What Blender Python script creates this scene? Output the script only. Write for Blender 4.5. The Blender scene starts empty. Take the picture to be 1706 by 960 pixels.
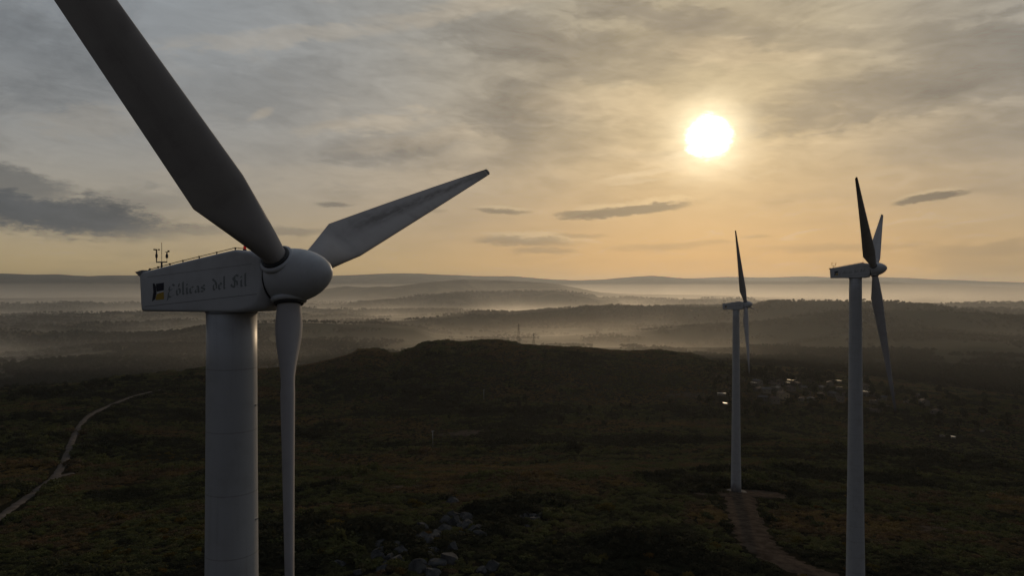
import bpy, bmesh, math, random
import numpy as np
from mathutils import Vector, Matrix

rad = math.radians
random.seed(7)
rng = np.random.default_rng(11)
S = bpy.context.scene
COL = S.collection
F, CX, CY = 1170.0, 853.0, 480.0            # focal length of the camera in units of the photograph's width grid

# ----------------------------------------------------------------------------- render settings
S.render.engine = 'CYCLES'
S.view_settings.view_transform = 'Standard'
S.view_settings.look = 'None'
S.view_settings.gamma = 1.0
S.view_settings.use_curve_mapping = False
EXPOSURE = -2.0
S.view_settings.exposure = EXPOSURE
S.cycles.use_denoising = True
S.cycles.denoiser = 'OPENIMAGEDENOISE'
S.cycles.denoising_input_passes = 'RGB_ALBEDO_NORMAL'
S.cycles.max_bounces = 5
S.cycles.diffuse_bounces = 2
S.cycles.glossy_bounces = 2
S.cycles.transmission_bounces = 2
S.cycles.volume_bounces = 1
S.cycles.transparent_max_bounces = 8
S.cycles.use_adaptive_sampling = False

# ----------------------------------------------------------------------------- sun
SUN_AZ = rad(15.65)                          # clockwise from +Y
SUN_EL = rad(11.75)
SUN_DIR = Vector((math.sin(SUN_AZ) * math.cos(SUN_EL), math.cos(SUN_AZ) * math.cos(SUN_EL), math.sin(SUN_EL)))


def tag(o, label=None, cat=None, group=None, kind=None):
    if label: o['label'] = label
    if cat: o['category'] = cat
    if group: o['group'] = group
    if kind: o['kind'] = kind
    return o


def empty(name, loc=(0, 0, 0), rz=0.0):
    o = bpy.data.objects.new(name, None)
    o.empty_display_size = 0.5
    o.location = loc
    o.rotation_euler = (0, 0, rz)
    COL.objects.link(o)
    return o


def link(name, me, mats=None, parent=None, loc=None):
    o = bpy.data.objects.new(name, me)
    COL.objects.link(o)
    if mats is not None and len(me.materials) == 0:
        for m in (mats if isinstance(mats, (list, tuple)) else [mats]):
            me.materials.append(m)
    if parent is not None:
        o.parent = parent
    if loc is not None:
        o.location = loc
    return o


def mesh_np(name, verts, faces, smooth=False):
    """verts (n,3) array, faces (m,k) int array with k = 3 or 4"""
    verts = np.asarray(verts, dtype=np.float32)
    faces = np.asarray(faces, dtype=np.int32)
    k = faces.shape[1]
    me = bpy.data.meshes.new(name)
    me.vertices.add(len(verts))
    me.vertices.foreach_set('co', verts.ravel())
    me.loops.add(faces.size)
    me.loops.foreach_set('vertex_index', faces.ravel())
    me.polygons.add(len(faces))
    me.polygons.foreach_set('loop_start', np.arange(0, faces.size, k, dtype=np.int32))
    me.polygons.foreach_set('loop_total', np.full(len(faces), k, dtype=np.int32))
    if smooth:
        me.polygons.foreach_set('use_smooth', np.ones(len(faces), dtype=bool))
    me.update(calc_edges=True)
    return me


def bm_mesh(name, bm, smooth=False):
    bmesh.ops.recalc_face_normals(bm, faces=bm.faces[:])
    me = bpy.data.meshes.new(name)
    bm.to_mesh(me)
    bm.free()
    if smooth:
        me.polygons.foreach_set('use_smooth', np.ones(len(me.polygons), dtype=bool))
    return me


def add_box(bm, c, s, rot=None, mat=0):
    vs = []
    for sx in (-.5, .5):
        for sy in (-.5, .5):
            for sz in (-.5, .5):
                p = Vector((sx * s[0], sy * s[1], sz * s[2]))
                if rot is not None: p = rot @ p
                vs.append(bm.verts.new(p + Vector(c)))
    for f in ((0, 1, 3, 2), (4, 6, 7, 5), (0, 4, 5, 1), (2, 3, 7, 6), (0, 2, 6, 4), (1, 5, 7, 3)):
        bm.faces.new([vs[i] for i in f]).material_index = mat
    return vs


def add_tube(bm, pts, r, n=8, cap=True, mat=0):
    pts = [Vector(p) for p in pts]
    rs = r if isinstance(r, (list, tuple)) else [r] * len(pts)
    rings = []
    for i, p in enumerate(pts):
        d = (pts[min(i + 1, len(pts) - 1)] - pts[max(i - 1, 0)]).normalized()
        up = Vector((0, 0, 1)) if abs(d.z) < .95 else Vector((1, 0, 0))
        a = d.cross(up).normalized(); b = d.cross(a).normalized()
        rings.append([bm.verts.new(p + (a * math.cos(t) + b * math.sin(t)) * rs[i]) for t in [2 * math.pi * k / n for k in range(n)]])
    for q0, q1 in zip(rings, rings[1:]):
        for k in range(n):
            bm.faces.new((q0[k], q0[(k + 1) % n], q1[(k + 1) % n], q1[k])).material_index = mat
    if cap:
        bm.faces.new(rings[0]).material_index = mat
        bm.faces.new(rings[-1][::-1]).material_index = mat


def add_lathe(bm, prof, n=48, axis='Z', mat=0):
    """profile of (radius, height) turned about an axis"""
    rings = []
    for r, h in prof:
        if r < 1e-5:
            rings.append([bm.verts.new((0, 0, h) if axis == 'Z' else (h, 0, 0))])
        else:
            ring = []
            for k in range(n):
                t = 2 * math.pi * k / n
                ring.append(bm.verts.new((r * math.cos(t), r * math.sin(t), h) if axis == 'Z' else (h, r * math.cos(t), r * math.sin(t))))
            rings.append(ring)
    for a, b in zip(rings, rings[1:]):
        for k in range(n):
            k2 = (k + 1) % n
            if len(a) == 1 and len(b) == 1: continue
            if len(a) == 1: f = (a[0], b[k2], b[k])
            elif len(b) == 1: f = (a[k], a[k2], b[0])
            else: f = (a[k], a[k2], b[k2], b[k])
            bm.faces.new(f).material_index = mat


# ----------------------------------------------------------------------------- numpy noise
def _hash(ix, iy, seed):
    h = (ix.astype(np.int64) * 374761393 + iy.astype(np.int64) * 668265263 + seed * 1442695041) & 0xFFFFFFFF
    h = ((h ^ (h >> 13)) * 1274126177) & 0xFFFFFFFF
    h = (h ^ (h >> 16)) & 0xFFFFFFFF
    return h / 4294967295.0


def vnoise(x, y, seed=0):
    ix, iy = np.floor(x), np.floor(y)
    fx, fy = x - ix, y - iy
    ux, uy = fx * fx * fx * (fx * (fx * 6 - 15) + 10), fy * fy * fy * (fy * (fy * 6 - 15) + 10)
    a, b = _hash(ix, iy, seed), _hash(ix + 1, iy, seed)
    c, d = _hash(ix, iy + 1, seed), _hash(ix + 1, iy + 1, seed)
    return (a + (b - a) * ux) * (1 - uy) + (c + (d - c) * ux) * uy


def fbm(x, y, seed=0, octaves=5, gain=.5):
    s, amp, tot = 0, 1.0, 0
    for o in range(octaves):
        s = s + amp * (vnoise(x * 2 ** o + 17.3 * o, y * 2 ** o - 9.1 * o, seed + o) - .5)
        tot += amp
        amp *= gain
    return s / tot


# ----------------------------------------------------------------------------- terrain heights
# each line: range r in metres, then how high the ground stands there for a set of directions; 'y' rows give the
# slope below (or above) eye level seen in that direction, 'z' rows give heights relative to the camera.
ROWS = [
    (3, 'z', [(0, -52.0)]),
    (60, 'z', [(0, -51.6)]),
    (126, 'z', [(0, -50), (500, -49.5), (853, -48.8), (1423, -50.4), (1706, -50.5)]),
    (215, 'z', [(0, -59), (853, -60), (1226, -59.6), (1706, -59)]),
    (420, 'z', [(0, -80), (300, -84), (600, -92), (853, -94), (1150, -91), (1300, -86), (1706, -88)]),
    (600, 'z', [(0, -86), (150, -87), (300, -93), (500, -98), (740, -97), (853, -97), (1100, -101), (1300, -107), (1500, -113), (1706, -117)]),
    (800, 'y', [(-200, 657), (0, 652), (150, 640), (250, 630), (330, 621), (420, 619), (500, 613), (540, 604), (560, 599), (585, 592), (598, 583.5),
                (625, 584), (655, 592), (688, 584), (712, 572), (740, 570), (775, 571), (800, 567), (835, 567), (860, 575), (950, 581), (1030, 587),
                (1100, 591), (1150, 598), (1200, 610), (1260, 625), (1300, 637), (1400, 652), (1500, 664), (1600, 673), (1706, 680), (1900, 684)]),
    (1050, 'z', [(0, -128), (500, -128), (700, -120), (860, -112), (1000, -108), (1100, -110), (1200, -110), (1300, -113), (1400, -117), (1500, -126), (1706, -136)]),
    (1500, 'z', [(0, -185), (500, -185), (860, -178), (1100, -165), (1300, -160), (1706, -165)]),
    (2200, 'z', [(0, -196), (500, -205), (860, -205), (1200, -195), (1706, -175)]),
    (3000, 'y', [(-200, 604), (0, 592), (100, 579), (200, 567), (345, 552), (430, 546), (520, 542), (600, 542), (690, 547), (725, 558), (800, 562),
                 (1000, 560), (1200, 555), (1350, 546), (1500, 541), (1706, 549), (1900, 556)]),
    (4200, 'y', [(-200, 548), (0, 545), (300, 540), (600, 539), (850, 538), (940, 530), (980, 524), (1022, 522), (1150, 524), (1252, 521), (1282, 516), (1320, 518),
                 (1400, 516), (1490, 517), (1576, 521), (1640, 529), (1706, 534), (1900, 538)]),
    (6200, 'y', [(-200, 534), (0, 529), (100, 524), (200, 520.5), (345, 520), (480, 522), (560, 517), (625, 523), (760, 519), (850, 522), (950, 517), (1060, 521),
                 (1200, 516), (1400, 519), (1600, 520), (1706, 520), (1900, 522)]),
    (7000, 'z', [(0, -215), (853, -215), (1400, -210), (1706, -210)]),
    (8000, 'y', [(-200, 509), (0, 508), (400, 508), (540, 508), (580, 504), (640, 497), (700, 491), (750, 487), (800, 490), (850, 489), (900, 488), (925, 485.5), (950, 488), (1000, 494),
                 (1060, 495.5), (1110, 497.5), (1180, 498), (1240, 498), (1280, 502), (1340, 506), (1380, 511), (1450, 511), (1500, 510), (1560, 508.5), (1640, 507), (1706, 508), (1900, 512)]),
    (8900, 'z', [(0, -190), (500, -185), (853, -170), (1200, -170), (1706, -190)]),
    (10200, 'y', [(-200, 499), (0, 498), (400, 497), (480, 489), (540, 483.5), (575, 477), (610, 478.5), (650, 477.5), (700, 472.5), (770, 466.5), (850, 468), (930, 474), (1000, 487.5),
                  (1050, 492), (1200, 494), (1380, 500), (1430, 506), (1490, 504.5), (1545, 502.5), (1600, 505), (1640, 507), (1706, 508), (1900, 510)]),
    (12200, 'z', [(0, -150), (853, -100), (1706, -140)]),
    (16800, 'y', [(-200, 457), (0, 455.5), (60, 457.5), (100, 456), (150, 459), (200, 457.5), (260, 459), (400, 457), (500, 458), (555, 458.5), (610, 458), (656, 456.5), (700, 457), (750, 458.5),
                  (800, 459), (850, 459.5), (890, 462), (920, 465.5), (950, 467), (1000, 465.5), (1050, 461.5), (1085, 459), (1130, 463.5), (1170, 467), (1250, 469), (1340, 470),
                  (1370, 467), (1420, 468), (1500, 470), (1560, 471), (1620, 474), (1706, 479), (1900, 486)]),
    (18800, 'z', [(0, 40), (1706, 0)]),
    (21500, 'y', [(-200, 472), (0, 472), (600, 472), (850, 470), (930, 470), (1050, 467), (1150, 463.5), (1200, 462.5), (1280, 463.5), (1340, 461), (1390, 463), (1450, 462), (1520, 462.5), (1600, 466), (1706, 470), (1900, 474)]),
    (23500, 'z', [(0, 60), (1706, 60)]),
]
NR = len(ROWS)
LR = np.log(np.array([r[0] for r in ROWS], float))


def _zrow(k, px, ca):
    r, kind, pts = ROWS[k]
    p = np.array(pts, float)
    v = np.interp(px, p[:, 0], p[:, 1])
    return v if kind == 'z' else -(v - CY) / F * r * ca


def terrain(x, y):
    """height of the ground at (x, y), arrays"""
    x = np.asarray(x, float); y = np.asarray(y, float)
    shp = x.shape
    x = x.ravel(); y = y.ravel()
    r = np.maximum(np.hypot(x, y), 3.01)
    az = np.arctan2(x, y)
    azc = np.clip(az, -.72, .72)
    ca = np.cos(azc)
    px = CX + F * np.tan(azc)
    wob = np.clip((np.log(r) - 6.9) / 1.5, 0, 1)
    lr = np.log(r) + wob * .10 * fbm(az * 9 + 3.1, np.log(r) * 2.2, 91, 3) * 2
    lr = np.clip(lr, LR[0], LR[-1])
    Z = np.stack([_zrow(k, px, ca) for k in range(NR)])
    dl = np.diff(LR)
    sl = (Z[1:] - Z[:-1]) / dl[:, None]
    M = np.zeros_like(Z)
    a, b = sl[:-1], sl[1:]
    same = (a * b) > 0
    w1 = (2 * dl[1:] + dl[:-1])[:, None]; w2 = (dl[1:] + 2 * dl[:-1])[:, None]
    with np.errstate(divide='ignore', invalid='ignore'):
        hm = (w1 + w2) / (w1 / a + w2 / b)
    M[1:-1] = np.where(same, hm, 0)
    k = np.clip(np.searchsorted(LR, lr, side='right') - 1, 0, NR - 2)
    ar = np.arange(len(lr))
    h = dl[k]
    t = (lr - LR[k]) / h
    z0, z1, m0, m1 = Z[k, ar], Z[k + 1, ar], M[k, ar] * h, M[k + 1, ar] * h
    z = (2 * t**3 - 3 * t**2 + 1) * z0 + (t**3 - 2 * t**2 + t) * m0 + (-2 * t**3 + 3 * t**2) * z1 + (t**3 - t**2) * m1
    # relief of its own: broad swells, gullies, then small mounds
    far = np.clip((r - 900) / 2500, 0, 1)
    z = z + np.clip(r / 300, .15, 1) * (1 - far) * (1 - .75 * np.exp(-((r - 830) / 140) ** 2)) * (1 - .8 * np.clip((330 - px) / 80, 0, 1)) * (6.5 * fbm(x / 115, y / 115, 5, 4) + 1.2 * fbm(x / 17, y / 17, 6, 3))
    z = z + far * 58 * fbm(x / 900, y / 900, 21, 6) * np.clip(1.35 - r / 9000, .22, 1)
    mid = np.clip((r - 2000) / 900, 0, 1) * np.clip((9500 - r) / 2500, 0, 1)
    z = z + mid * 120 * fbm(x / 1500 + 2, y / 430, 27, 4)
    ridge = 1 - np.abs(2 * fbm(x / 2300 + 4, y / 2300, 33, 5)) * 2
    z = z + np.clip((r - 5000) / 6000, 0, 1) * 16 * (ridge - .75)
    return z.reshape(shp)


def ground_z(x, y):
    return float(terrain(np.array([x]), np.array([y]))[0])


_RS = np.exp(np.linspace(math.log(90), math.log(6500), 900))


def gp(px, py):
    """where the line of sight in a given direction first meets the ground"""
    d = np.array([(px - CX) / F, 1.0, (CY - py) / F])
    n = math.hypot(d[0], d[1])
    s = _RS / n
    zt = terrain(d[0] * s, s)
    below = np.nonzero(d[2] * s <= zt)[0]
    if len(below) == 0:
        i = int(np.argmin(d[2] * s - zt))
        return Vector((d[0] * s[i], s[i], zt[i]))
    i = int(below[0])
    if i > 0:
        g0 = d[2] * s[i - 1] - zt[i - 1]; g1 = d[2] * s[i] - zt[i]
        q = g0 / (g0 - g1 + 1e-9)
        ss = s[i - 1] + (s[i] - s[i - 1]) * q
    else:
        ss = s[0]
    return Vector((d[0] * ss, ss, ground_z(d[0] * ss, ss)))


# ----------------------------------------------------------------------------- materials
class NT:
    def __init__(self, tree):
        self.t = tree; self.n = tree.nodes; self.l = tree.links

    def node(self, typ, **kw):
        nd = self.n.new(typ)
        for k, v in kw.items(): setattr(nd, k, v)
        return nd

    def put(self, sock, v):
        if isinstance(v, bpy.types.NodeSocket): self.l.new(v, sock)
        elif v is not None:
            if hasattr(sock.default_value, '__len__') and not hasattr(v, '__len__'):
                v = (v, v, v)
            if hasattr(sock.default_value, '__len__') and len(sock.default_value) == 4 and len(v) == 3:
                v = (*v, 1)
            sock.default_value = v

    def m(self, op, a, b=None, c=None, clamp=False):
        nd = self.node('ShaderNodeMath', operation=op, use_clamp=clamp)
        self.put(nd.inputs[0], a)
        if b is not None: self.put(nd.inputs[1], b)
        if c is not None: self.put(nd.inputs[2], c)
        return nd.outputs[0]

    def vm(self, op, a, b=None, out=0):
        nd = self.node('ShaderNodeVectorMath', operation=op)
        self.put(nd.inputs[0], a)
        if b is not None: self.put(nd.inputs[1], b)
        return nd.outputs['Value'] if op in ('DOT_PRODUCT', 'LENGTH') else nd.outputs[0]

    def mix(self, f, a, b, blend='MIX'):
        nd = self.node('ShaderNodeMix', data_type='RGBA', blend_type=blend)
        self.put(nd.inputs[0], f); self.put(nd.inputs[6], a); self.put(nd.inputs[7], b)
        return nd.outputs[2]

    def noise(self, vec, scale, detail=4, rough=.55, dist=0.0, dim='3D'):
        nd = self.node('ShaderNodeTexNoise', noise_dimensions=dim)
        self.put(nd.inputs['Vector'], vec)
        nd.inputs['Scale'].default_value = scale; nd.inputs['Detail'].default_value = detail
        nd.inputs['Roughness'].default_value = rough; nd.inputs['Distortion'].default_value = dist
        return nd.outputs['Fac']

    def ramp(self, x, lo, hi, a=0.0, b=1.0, smooth=True):
        nd = self.node('ShaderNodeMapRange', interpolation_type='SMOOTHSTEP' if smooth else 'LINEAR')
        nd.clamp = True
        self.put(nd.inputs[0], x); self.put(nd.inputs[1], lo); self.put(nd.inputs[2], hi); self.put(nd.inputs[3], a); self.put(nd.inputs[4], b)
        return nd.outputs[0]

    def xyz(self, x, y, z):
        nd = self.node('ShaderNodeCombineXYZ')
        self.put(nd.inputs[0], x); self.put(nd.inputs[1], y); self.put(nd.inputs[2], z)
        return nd.outputs[0]

    def sep(self, v):
        nd = self.node('ShaderNodeSeparateXYZ'); self.put(nd.inputs[0], v)
        return nd.outputs


def material(name):
    m = bpy.data.materials.new(name)
    m.use_nodes = True
    nt = NT(m.node_tree)
    b = m.node_tree.nodes['Principled BSDF']
    return m, nt, b


def simple(name, col, rough=.6, metal=0.0, var=.0, scale=3.0, bump=0.0, spec=.5):
    m, nt, b = material(name)
    if var > 0:
        co = nt.node('ShaderNodeTexCoord').outputs['Object']
        n = nt.noise(co, scale, 6, .6)
        f = nt.ramp(n, .3, .7)
        c = nt.mix(f, tuple(v * (1 - var) for v in col), tuple(min(1, v * (1 + var)) for v in col))
        nt.put(b.inputs['Base Color'], c)
        if bump:
            bp = nt.node('ShaderNodeBump'); bp.inputs['Strength'].default_value = bump
            nt.put(bp.inputs['Height'], n); nt.l.new(bp.outputs[0], b.inputs['Normal'])
    else:
        b.inputs['Base Color'].default_value = (*col, 1)
    b.inputs['Roughness'].default_value = rough
    b.inputs['Metallic'].default_value = metal
    b.inputs['Specular IOR Level'].default_value = spec
    return m


def paint_material(name, base, streak, seams=0.0):
    """weathered light grey turbine paint: faint cloudy dirt, run marks down the length"""
    m, nt, b = material(name)
    co = nt.node('ShaderNodeTexCoord').outputs['Object']
    n1 = nt.noise(co, .9, 5, .6)
    s = nt.sep(co)
    n2 = nt.noise(nt.xyz(nt.m('MULTIPLY', s[0], 5.0), nt.m('MULTIPLY', s[1], 5.0), nt.m('MULTIPLY', s[2], .22)), 1.0, 5, .65)
    seam = nt.ramp(nt.m('ABSOLUTE', nt.m('SUBTRACT', nt.m('FRACT', nt.m('DIVIDE', s[2], 2.48)), .5)), .004, .014, seams, 0)
    d = nt.m('ADD', seam, nt.m('ADD', nt.ramp(n1, .42, .8, 0, .35), nt.ramp(n2, .5, .78, 0, streak)))
    c = nt.mix(d, base, (base[0] * .55, base[1] * .52, base[2] * .47))
    nt.put(b.inputs['Base Color'], c)
    nt.put(b.inputs['Roughness'], nt.ramp(n1, .2, .8, .38, .55))
    b.inputs['Specular IOR Level'].default_value = .4
    return m


MAT = {}
MAT['tower'] = paint_material('tower_paint', (.395, .40, .41), .30, .5)
MAT['nacelle'] = paint_material('nacelle_paint', (.50, .51, .53), .15)
MAT['dark'] = simple('black_rubber', (.018, .018, .02), .55)
MAT['steel'] = simple('dark_painted_steel', (.035, .035, .038), .6)
MAT['galv'] = simple('pale_galvanised_steel', (.42, .42, .43), .42, .7)
MAT['joint'] = simple('panel_joint', (.2, .2, .21), .7)
MAT['ink'] = simple('hazed_green_grey_lettering', (.21, .23, .235), .6)  # dark letters paled in colour to stand in for haze and blur
MAT['navy'] = simple('emblem_navy', (.012, .014, .032), .5)
MAT['yellow'] = simple('emblem_yellow', (.42, .27, .03), .5)
MAT['white'] = simple('emblem_white', (.62, .62, .62), .5)
MAT['concrete'] = simple('foundation_concrete', (.17, .155, .135), 1, 0, .25, 1.5, 0, .05)


def blade_material(name, dirt):
    m, nt, b = material(name)
    co = nt.node('ShaderNodeTexCoord').outputs['Object']
    s = nt.sep(co)
    # oily dirt trail that runs out along the span a little behind the spar, wavering
    wav = nt.noise(nt.xyz(nt.m('MULTIPLY', s[2], .35), 0, 0), 1.0, 4, .6)
    span = nt.ramp(s[2], 3.2, 8.0)
    spanout = nt.ramp(s[2], 17.0, 21.5, 1, 0)
    centre = nt.m('ADD', nt.m('MULTIPLY', s[2], .027), nt.m('ADD', -.62, nt.m('MULTIPLY', nt.m('SUBTRACT', wav, .5), .35)))
    dist = nt.m('ABSOLUTE', nt.m('SUBTRACT', s[1], centre))
    width = nt.m('MULTIPLY', nt.m('SUBTRACT', 26.0, s[2]), .0125)
    core = nt.ramp(nt.m('DIVIDE', dist, width), .0, 1.5, 1, 0)
    n2 = nt.noise(nt.xyz(nt.m('MULTIPLY', s[0], 2.0), nt.m('MULTIPLY', s[1], 5.0), nt.m('MULTIPLY', s[2], .5)), 1.6, 6, .65)
    core = nt.m('MULTIPLY', nt.m('MULTIPLY', core, nt.m('MULTIPLY', span, spanout)), nt.ramp(n2, .28, .6, .25, 1))
    n1 = nt.noise(co, .8, 5, .6)
    grime = nt.m('ADD', nt.m('MULTIPLY', core, dirt), nt.ramp(n1, .45, .8, 0, .25), clamp=True)
    nt.put(b.inputs['Base Color'], nt.mix(nt.m('ADD', grime, nt.ramp(s[2], 17.5, 22.5, 0, .55), clamp=True), (.37, .35, .345), (.07, .062, .056)))
    b.inputs['Roughness'].default_value = .65
    b.inputs['Specular IOR Level'].default_value = .08
    return m


MAT['blade'] = blade_material('blade_paint', .16)
MAT['blade_dirty'] = blade_material('blade_paint_streaked', .6)
MAT['blade_tip'] = simple('blade_tip_paint', (.07, .05, .05), .5)


def lamp_material():
    m, nt, b = material('red_beacon_glass')
    b.inputs['Base Color'].default_value = (.5, .01, .01, 1)
    b.inputs['Roughness'].default_value = .15
    b.inputs['Emission Color'].default_value = (1, .03, .02, 1)
    b.inputs['Emission Strength'].default_value = .5
    return m


MAT['beacon'] = lamp_material()


# ----------------------------------------------------------------------------- ground sheets
def ground_material():
    m, nt, b = material('heathland')
    geo = nt.node('ShaderNodeNewGeometry')
    p = geo.outputs['Position']
    r = nt.vm('LENGTH', p)
    s = nt.sep(p)
    flat = nt.xyz(s[0], s[1], 0)
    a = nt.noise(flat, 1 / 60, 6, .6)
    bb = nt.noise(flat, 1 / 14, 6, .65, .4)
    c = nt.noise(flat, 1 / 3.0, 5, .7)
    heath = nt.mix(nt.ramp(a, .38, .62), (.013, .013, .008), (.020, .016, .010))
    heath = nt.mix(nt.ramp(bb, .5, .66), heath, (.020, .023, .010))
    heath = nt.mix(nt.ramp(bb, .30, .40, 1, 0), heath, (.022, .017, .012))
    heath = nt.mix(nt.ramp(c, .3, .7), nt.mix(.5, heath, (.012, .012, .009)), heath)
    # the wide valley: woods, meadows, stubble
    f1 = nt.noise(flat, 1 / 420, 5, .6, .6)
    f2 = nt.noise(flat, 1 / 160, 4, .6, .3)
    vor = nt.node('ShaderNodeTexVoronoi', feature='F1'); nt.put(vor.inputs['Vector'], flat)
    vor.inputs['Scale'].default_value = 1 / 210
    vc = nt.sep(vor.outputs['Color'])
    wood = nt.mix(f2, (.020, .024, .014), (.042, .038, .022))
    field = nt.mix(vc[0], (.045, .045, .024), (.105, .085, .05))
    valley = nt.mix(nt.ramp(nt.m('ADD', f1, nt.m('SUBTRACT', nt.m('MULTIPLY', vc[1], .12), nt.m('MULTIPLY', nt.ramp(nt.m('DIVIDE', s[0], r), .08, .34), nt.m('ADD', nt.ramp(r, 4600, 6000, .22, .03), nt.ramp(r, 1500, 2800, .3, 0))))), .54, .62), wood, field)
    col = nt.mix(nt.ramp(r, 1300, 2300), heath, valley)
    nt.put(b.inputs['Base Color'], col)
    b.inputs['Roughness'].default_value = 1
    b.inputs['Specular IOR Level'].default_value = 0
    bp = nt.node('ShaderNodeBump'); bp.inputs['Strength'].default_value = .7; bp.inputs['Distance'].default_value = .5
    nt.put(bp.inputs['Height'], c); nt.l.new(bp.outputs[0], b.inputs['Normal'])
    return m


MAT['ground'] = ground_material()

cols = np.concatenate([np.linspace(-180, -43, 60)[:-1], np.arange(-43, 43, .08), np.linspace(43, 180, 60)[:-1]])
cols = np.radians(cols)
rows = np.exp(np.linspace(math.log(4), math.log(23500), 1000))
AA, RR = np.meshgrid(cols, rows)
XX, YY = RR * np.sin(AA), RR * np.cos(AA)
ZZ = terrain(XX, YY)
# woods in the valley lift the surface a little, with a rough canopy edge
woodm = np.clip((fbm(XX / 500, YY / 500, 51, 5) + .02) * 14, 0, 1) * np.clip((RR - 1500) / 700, 0, 1)
ZZ = ZZ + woodm * (7 + 9 * fbm(XX / 38, YY / 38, 57, 3)) * np.clip(1.3 - RR / 16000, 0, 1)
NC = len(cols)


def sheet(name, i0, i1, centre):
    n = i1 - i0
    v = np.stack([XX[i0:i1], YY[i0:i1], ZZ[i0:i1]], -1).reshape(-1, 3)
    i = np.arange(n - 1)[:, None] * NC
    j = np.arange(NC)[None, :]
    j2 = (j + 1) % NC
    f = np.stack([i + j, i + j2, i + NC + j2, i + NC + j], -1).reshape(-1, 4)[:, ::-1]
    me = mesh_np(name, v, f, True)
    return me


isplit = int(np.searchsorted(rows, 1300))
me = sheet('ground', 0, isplit + 1, True)
bm = bmesh.new(); bm.from_mesh(me)
bm.verts.ensure_lookup_table()
bm.faces.new([bm.verts[k] for k in range(NC)])
bm.to_mesh(me); bm.free()
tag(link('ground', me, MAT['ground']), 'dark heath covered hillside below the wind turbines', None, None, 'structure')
tag(link('hills', sheet('hills', isplit, len(rows), False), MAT['ground']), 'misty valley and blue ridges fading to the horizon', None, None, 'structure')

# ----------------------------------------------------------------------------- tracks and bare earth
MAT['dirt'] = simple('dirt_track', (.060, .045, .034), 1, 0, .4, .55, .15, 0)
MAT['dirt_pale'] = simple('pale_gravel_track', (.095, .081, .071), 1, 0, .3, .3, .3, 0)
CLEAR = []                                   # (x, y, radius) kept free of scrub


def smooth_path(pts, n=10):
    P = [Vector(p) for p in pts]
    P = [P[0] * 2 - P[1]] + P + [P[-1] * 2 - P[-2]]
    out = []
    for i in range(1, len(P) - 2):
        for k in range(n):
            t = k / n
            a, b, c, d = P[i - 1], P[i], P[i + 1], P[i + 2]
            out.append(.5 * (2 * b + (c - a) * t + (2 * a - 5 * b + 4 * c - d) * t * t + (3 * b - a - 3 * c + d) * t ** 3))
    out.append(P[-2])
    return out


def track(name, label, pts, w, mat, lift=.22, margin=.5):
    c = smooth_path([(p.x, p.y, 0) for p in pts], 14)
    v, f = [], []
    m = 5
    for i, p in enumerate(c):
        d = (c[min(i + 1, len(c) - 1)] - c[max(i - 1, 0)]).normalized()
        nrm = Vector((-d.y, d.x, 0))
        ww = (w[0] + (w[1] - w[0]) * i / (len(c) - 1)) * (1 + .22 * math.sin(i * 1.7) * math.sin(i * .41 + 1))
        CLEAR.append((p.x, p.y, ww * .5 + margin))
        for k in range(m):
            q = p + nrm * ww * (k / (m - 1) - .5)
            v.append((q.x, q.y, ground_z(q.x, q.y) + lift - (.3 if k in (0, m - 1) else 0)))
        if i:
            for k in range(m - 1):
                a = (i - 1) * m + k
                f.append((a, a + 1, a + m + 1, a + m))
    o = link(name, mesh_np(name, v, f, True), mat)
    return tag(o, label, None, None, 'structure')


def patch(name, label, c, rx, ry, rz, mat, seed, lift=.18, open_=.8):
    n, k = 40, 7
    v = [(c.x, c.y, ground_z(c.x, c.y) + lift)]
    rr = random.Random(seed)
    ph = [rr.uniform(0, 6.28) for _ in range(4)]
    for j in range(1, k + 1):
        for i in range(n):
            t = 2 * math.pi * i / n
            s = 1 + .16 * math.sin(2 * t + ph[0]) + .13 * math.sin(3 * t + ph[1]) + .09 * math.sin(7 * t + ph[2]) + .07 * math.sin(11 * t + ph[3])
            x, y = rx * s * math.cos(t) * j / k, ry * s * math.sin(t) * j / k
            X, Y = c.x + x * math.cos(rz) - y * math.sin(rz), c.y + x * math.sin(rz) + y * math.cos(rz)
            v.append((X, Y, ground_z(X, Y) + (lift if j < k else -.15)))
    f = []
    for i in range(n):
        f.append((0, 1 + i, 1 + (i + 1) % n, 1 + (i + 1) % n))
        for j in range(k - 1):
            a = 1 + j * n
            f.append((a + i, a + n + i, a + n + (i + 1) % n, a + (i + 1) % n))
    bm = bmesh.new()
    vs = [bm.verts.new(p) for p in v]
    for q in f:
        bm.faces.new([vs[i] for i in dict.fromkeys(q)])
    o = link(name, bm_mesh(name, bm, True), mat)
    for j in range(9):
        t = j * .7
        CLEAR.append((c.x + rx * .5 * math.cos(t) * math.cos(rz), c.y + ry * .5 * math.sin(t), min(rx, ry) * .55 * open_))
    CLEAR.append((c.x, c.y, min(rx, ry) * .85 * open_))
    return tag(o, label, None, None, 'structure')


HUB_H = 52.0
# turbine: hub position, yaw, blade azimuth, tilt, cone
d2 = math.pi / 180
T = [
    dict(hub=Vector((-8.765, 27.57, .465)), yaw=18.07, az=48.92, tilt=5.62, cone=3.0, pitch=-9),
    dict(hub=Vector((603.0 / F * 113.6, 113.6, 31.4 / F * 113.6)), yaw=32.2, az=57.6, tilt=6.0, cone=1.9, pitch=13),
    dict(hub=Vector((389.4 / F * 203.8, 203.8, -28.0 / F * 203.8)), yaw=25.2, az=23.9, tilt=6.1, cone=1.5, pitch=10),
]
HUB_X = 2.7
for t in T:
    ax = Vector((math.cos(t['yaw'] * d2), -math.sin(t['yaw'] * d2), 0))
    b = t['hub'] - ax * HUB_X
    t['base'] = Vector((b.x, b.y, ground_z(b.x, b.y)))
    CLEAR.append((b.x, b.y, 4.5))

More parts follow.
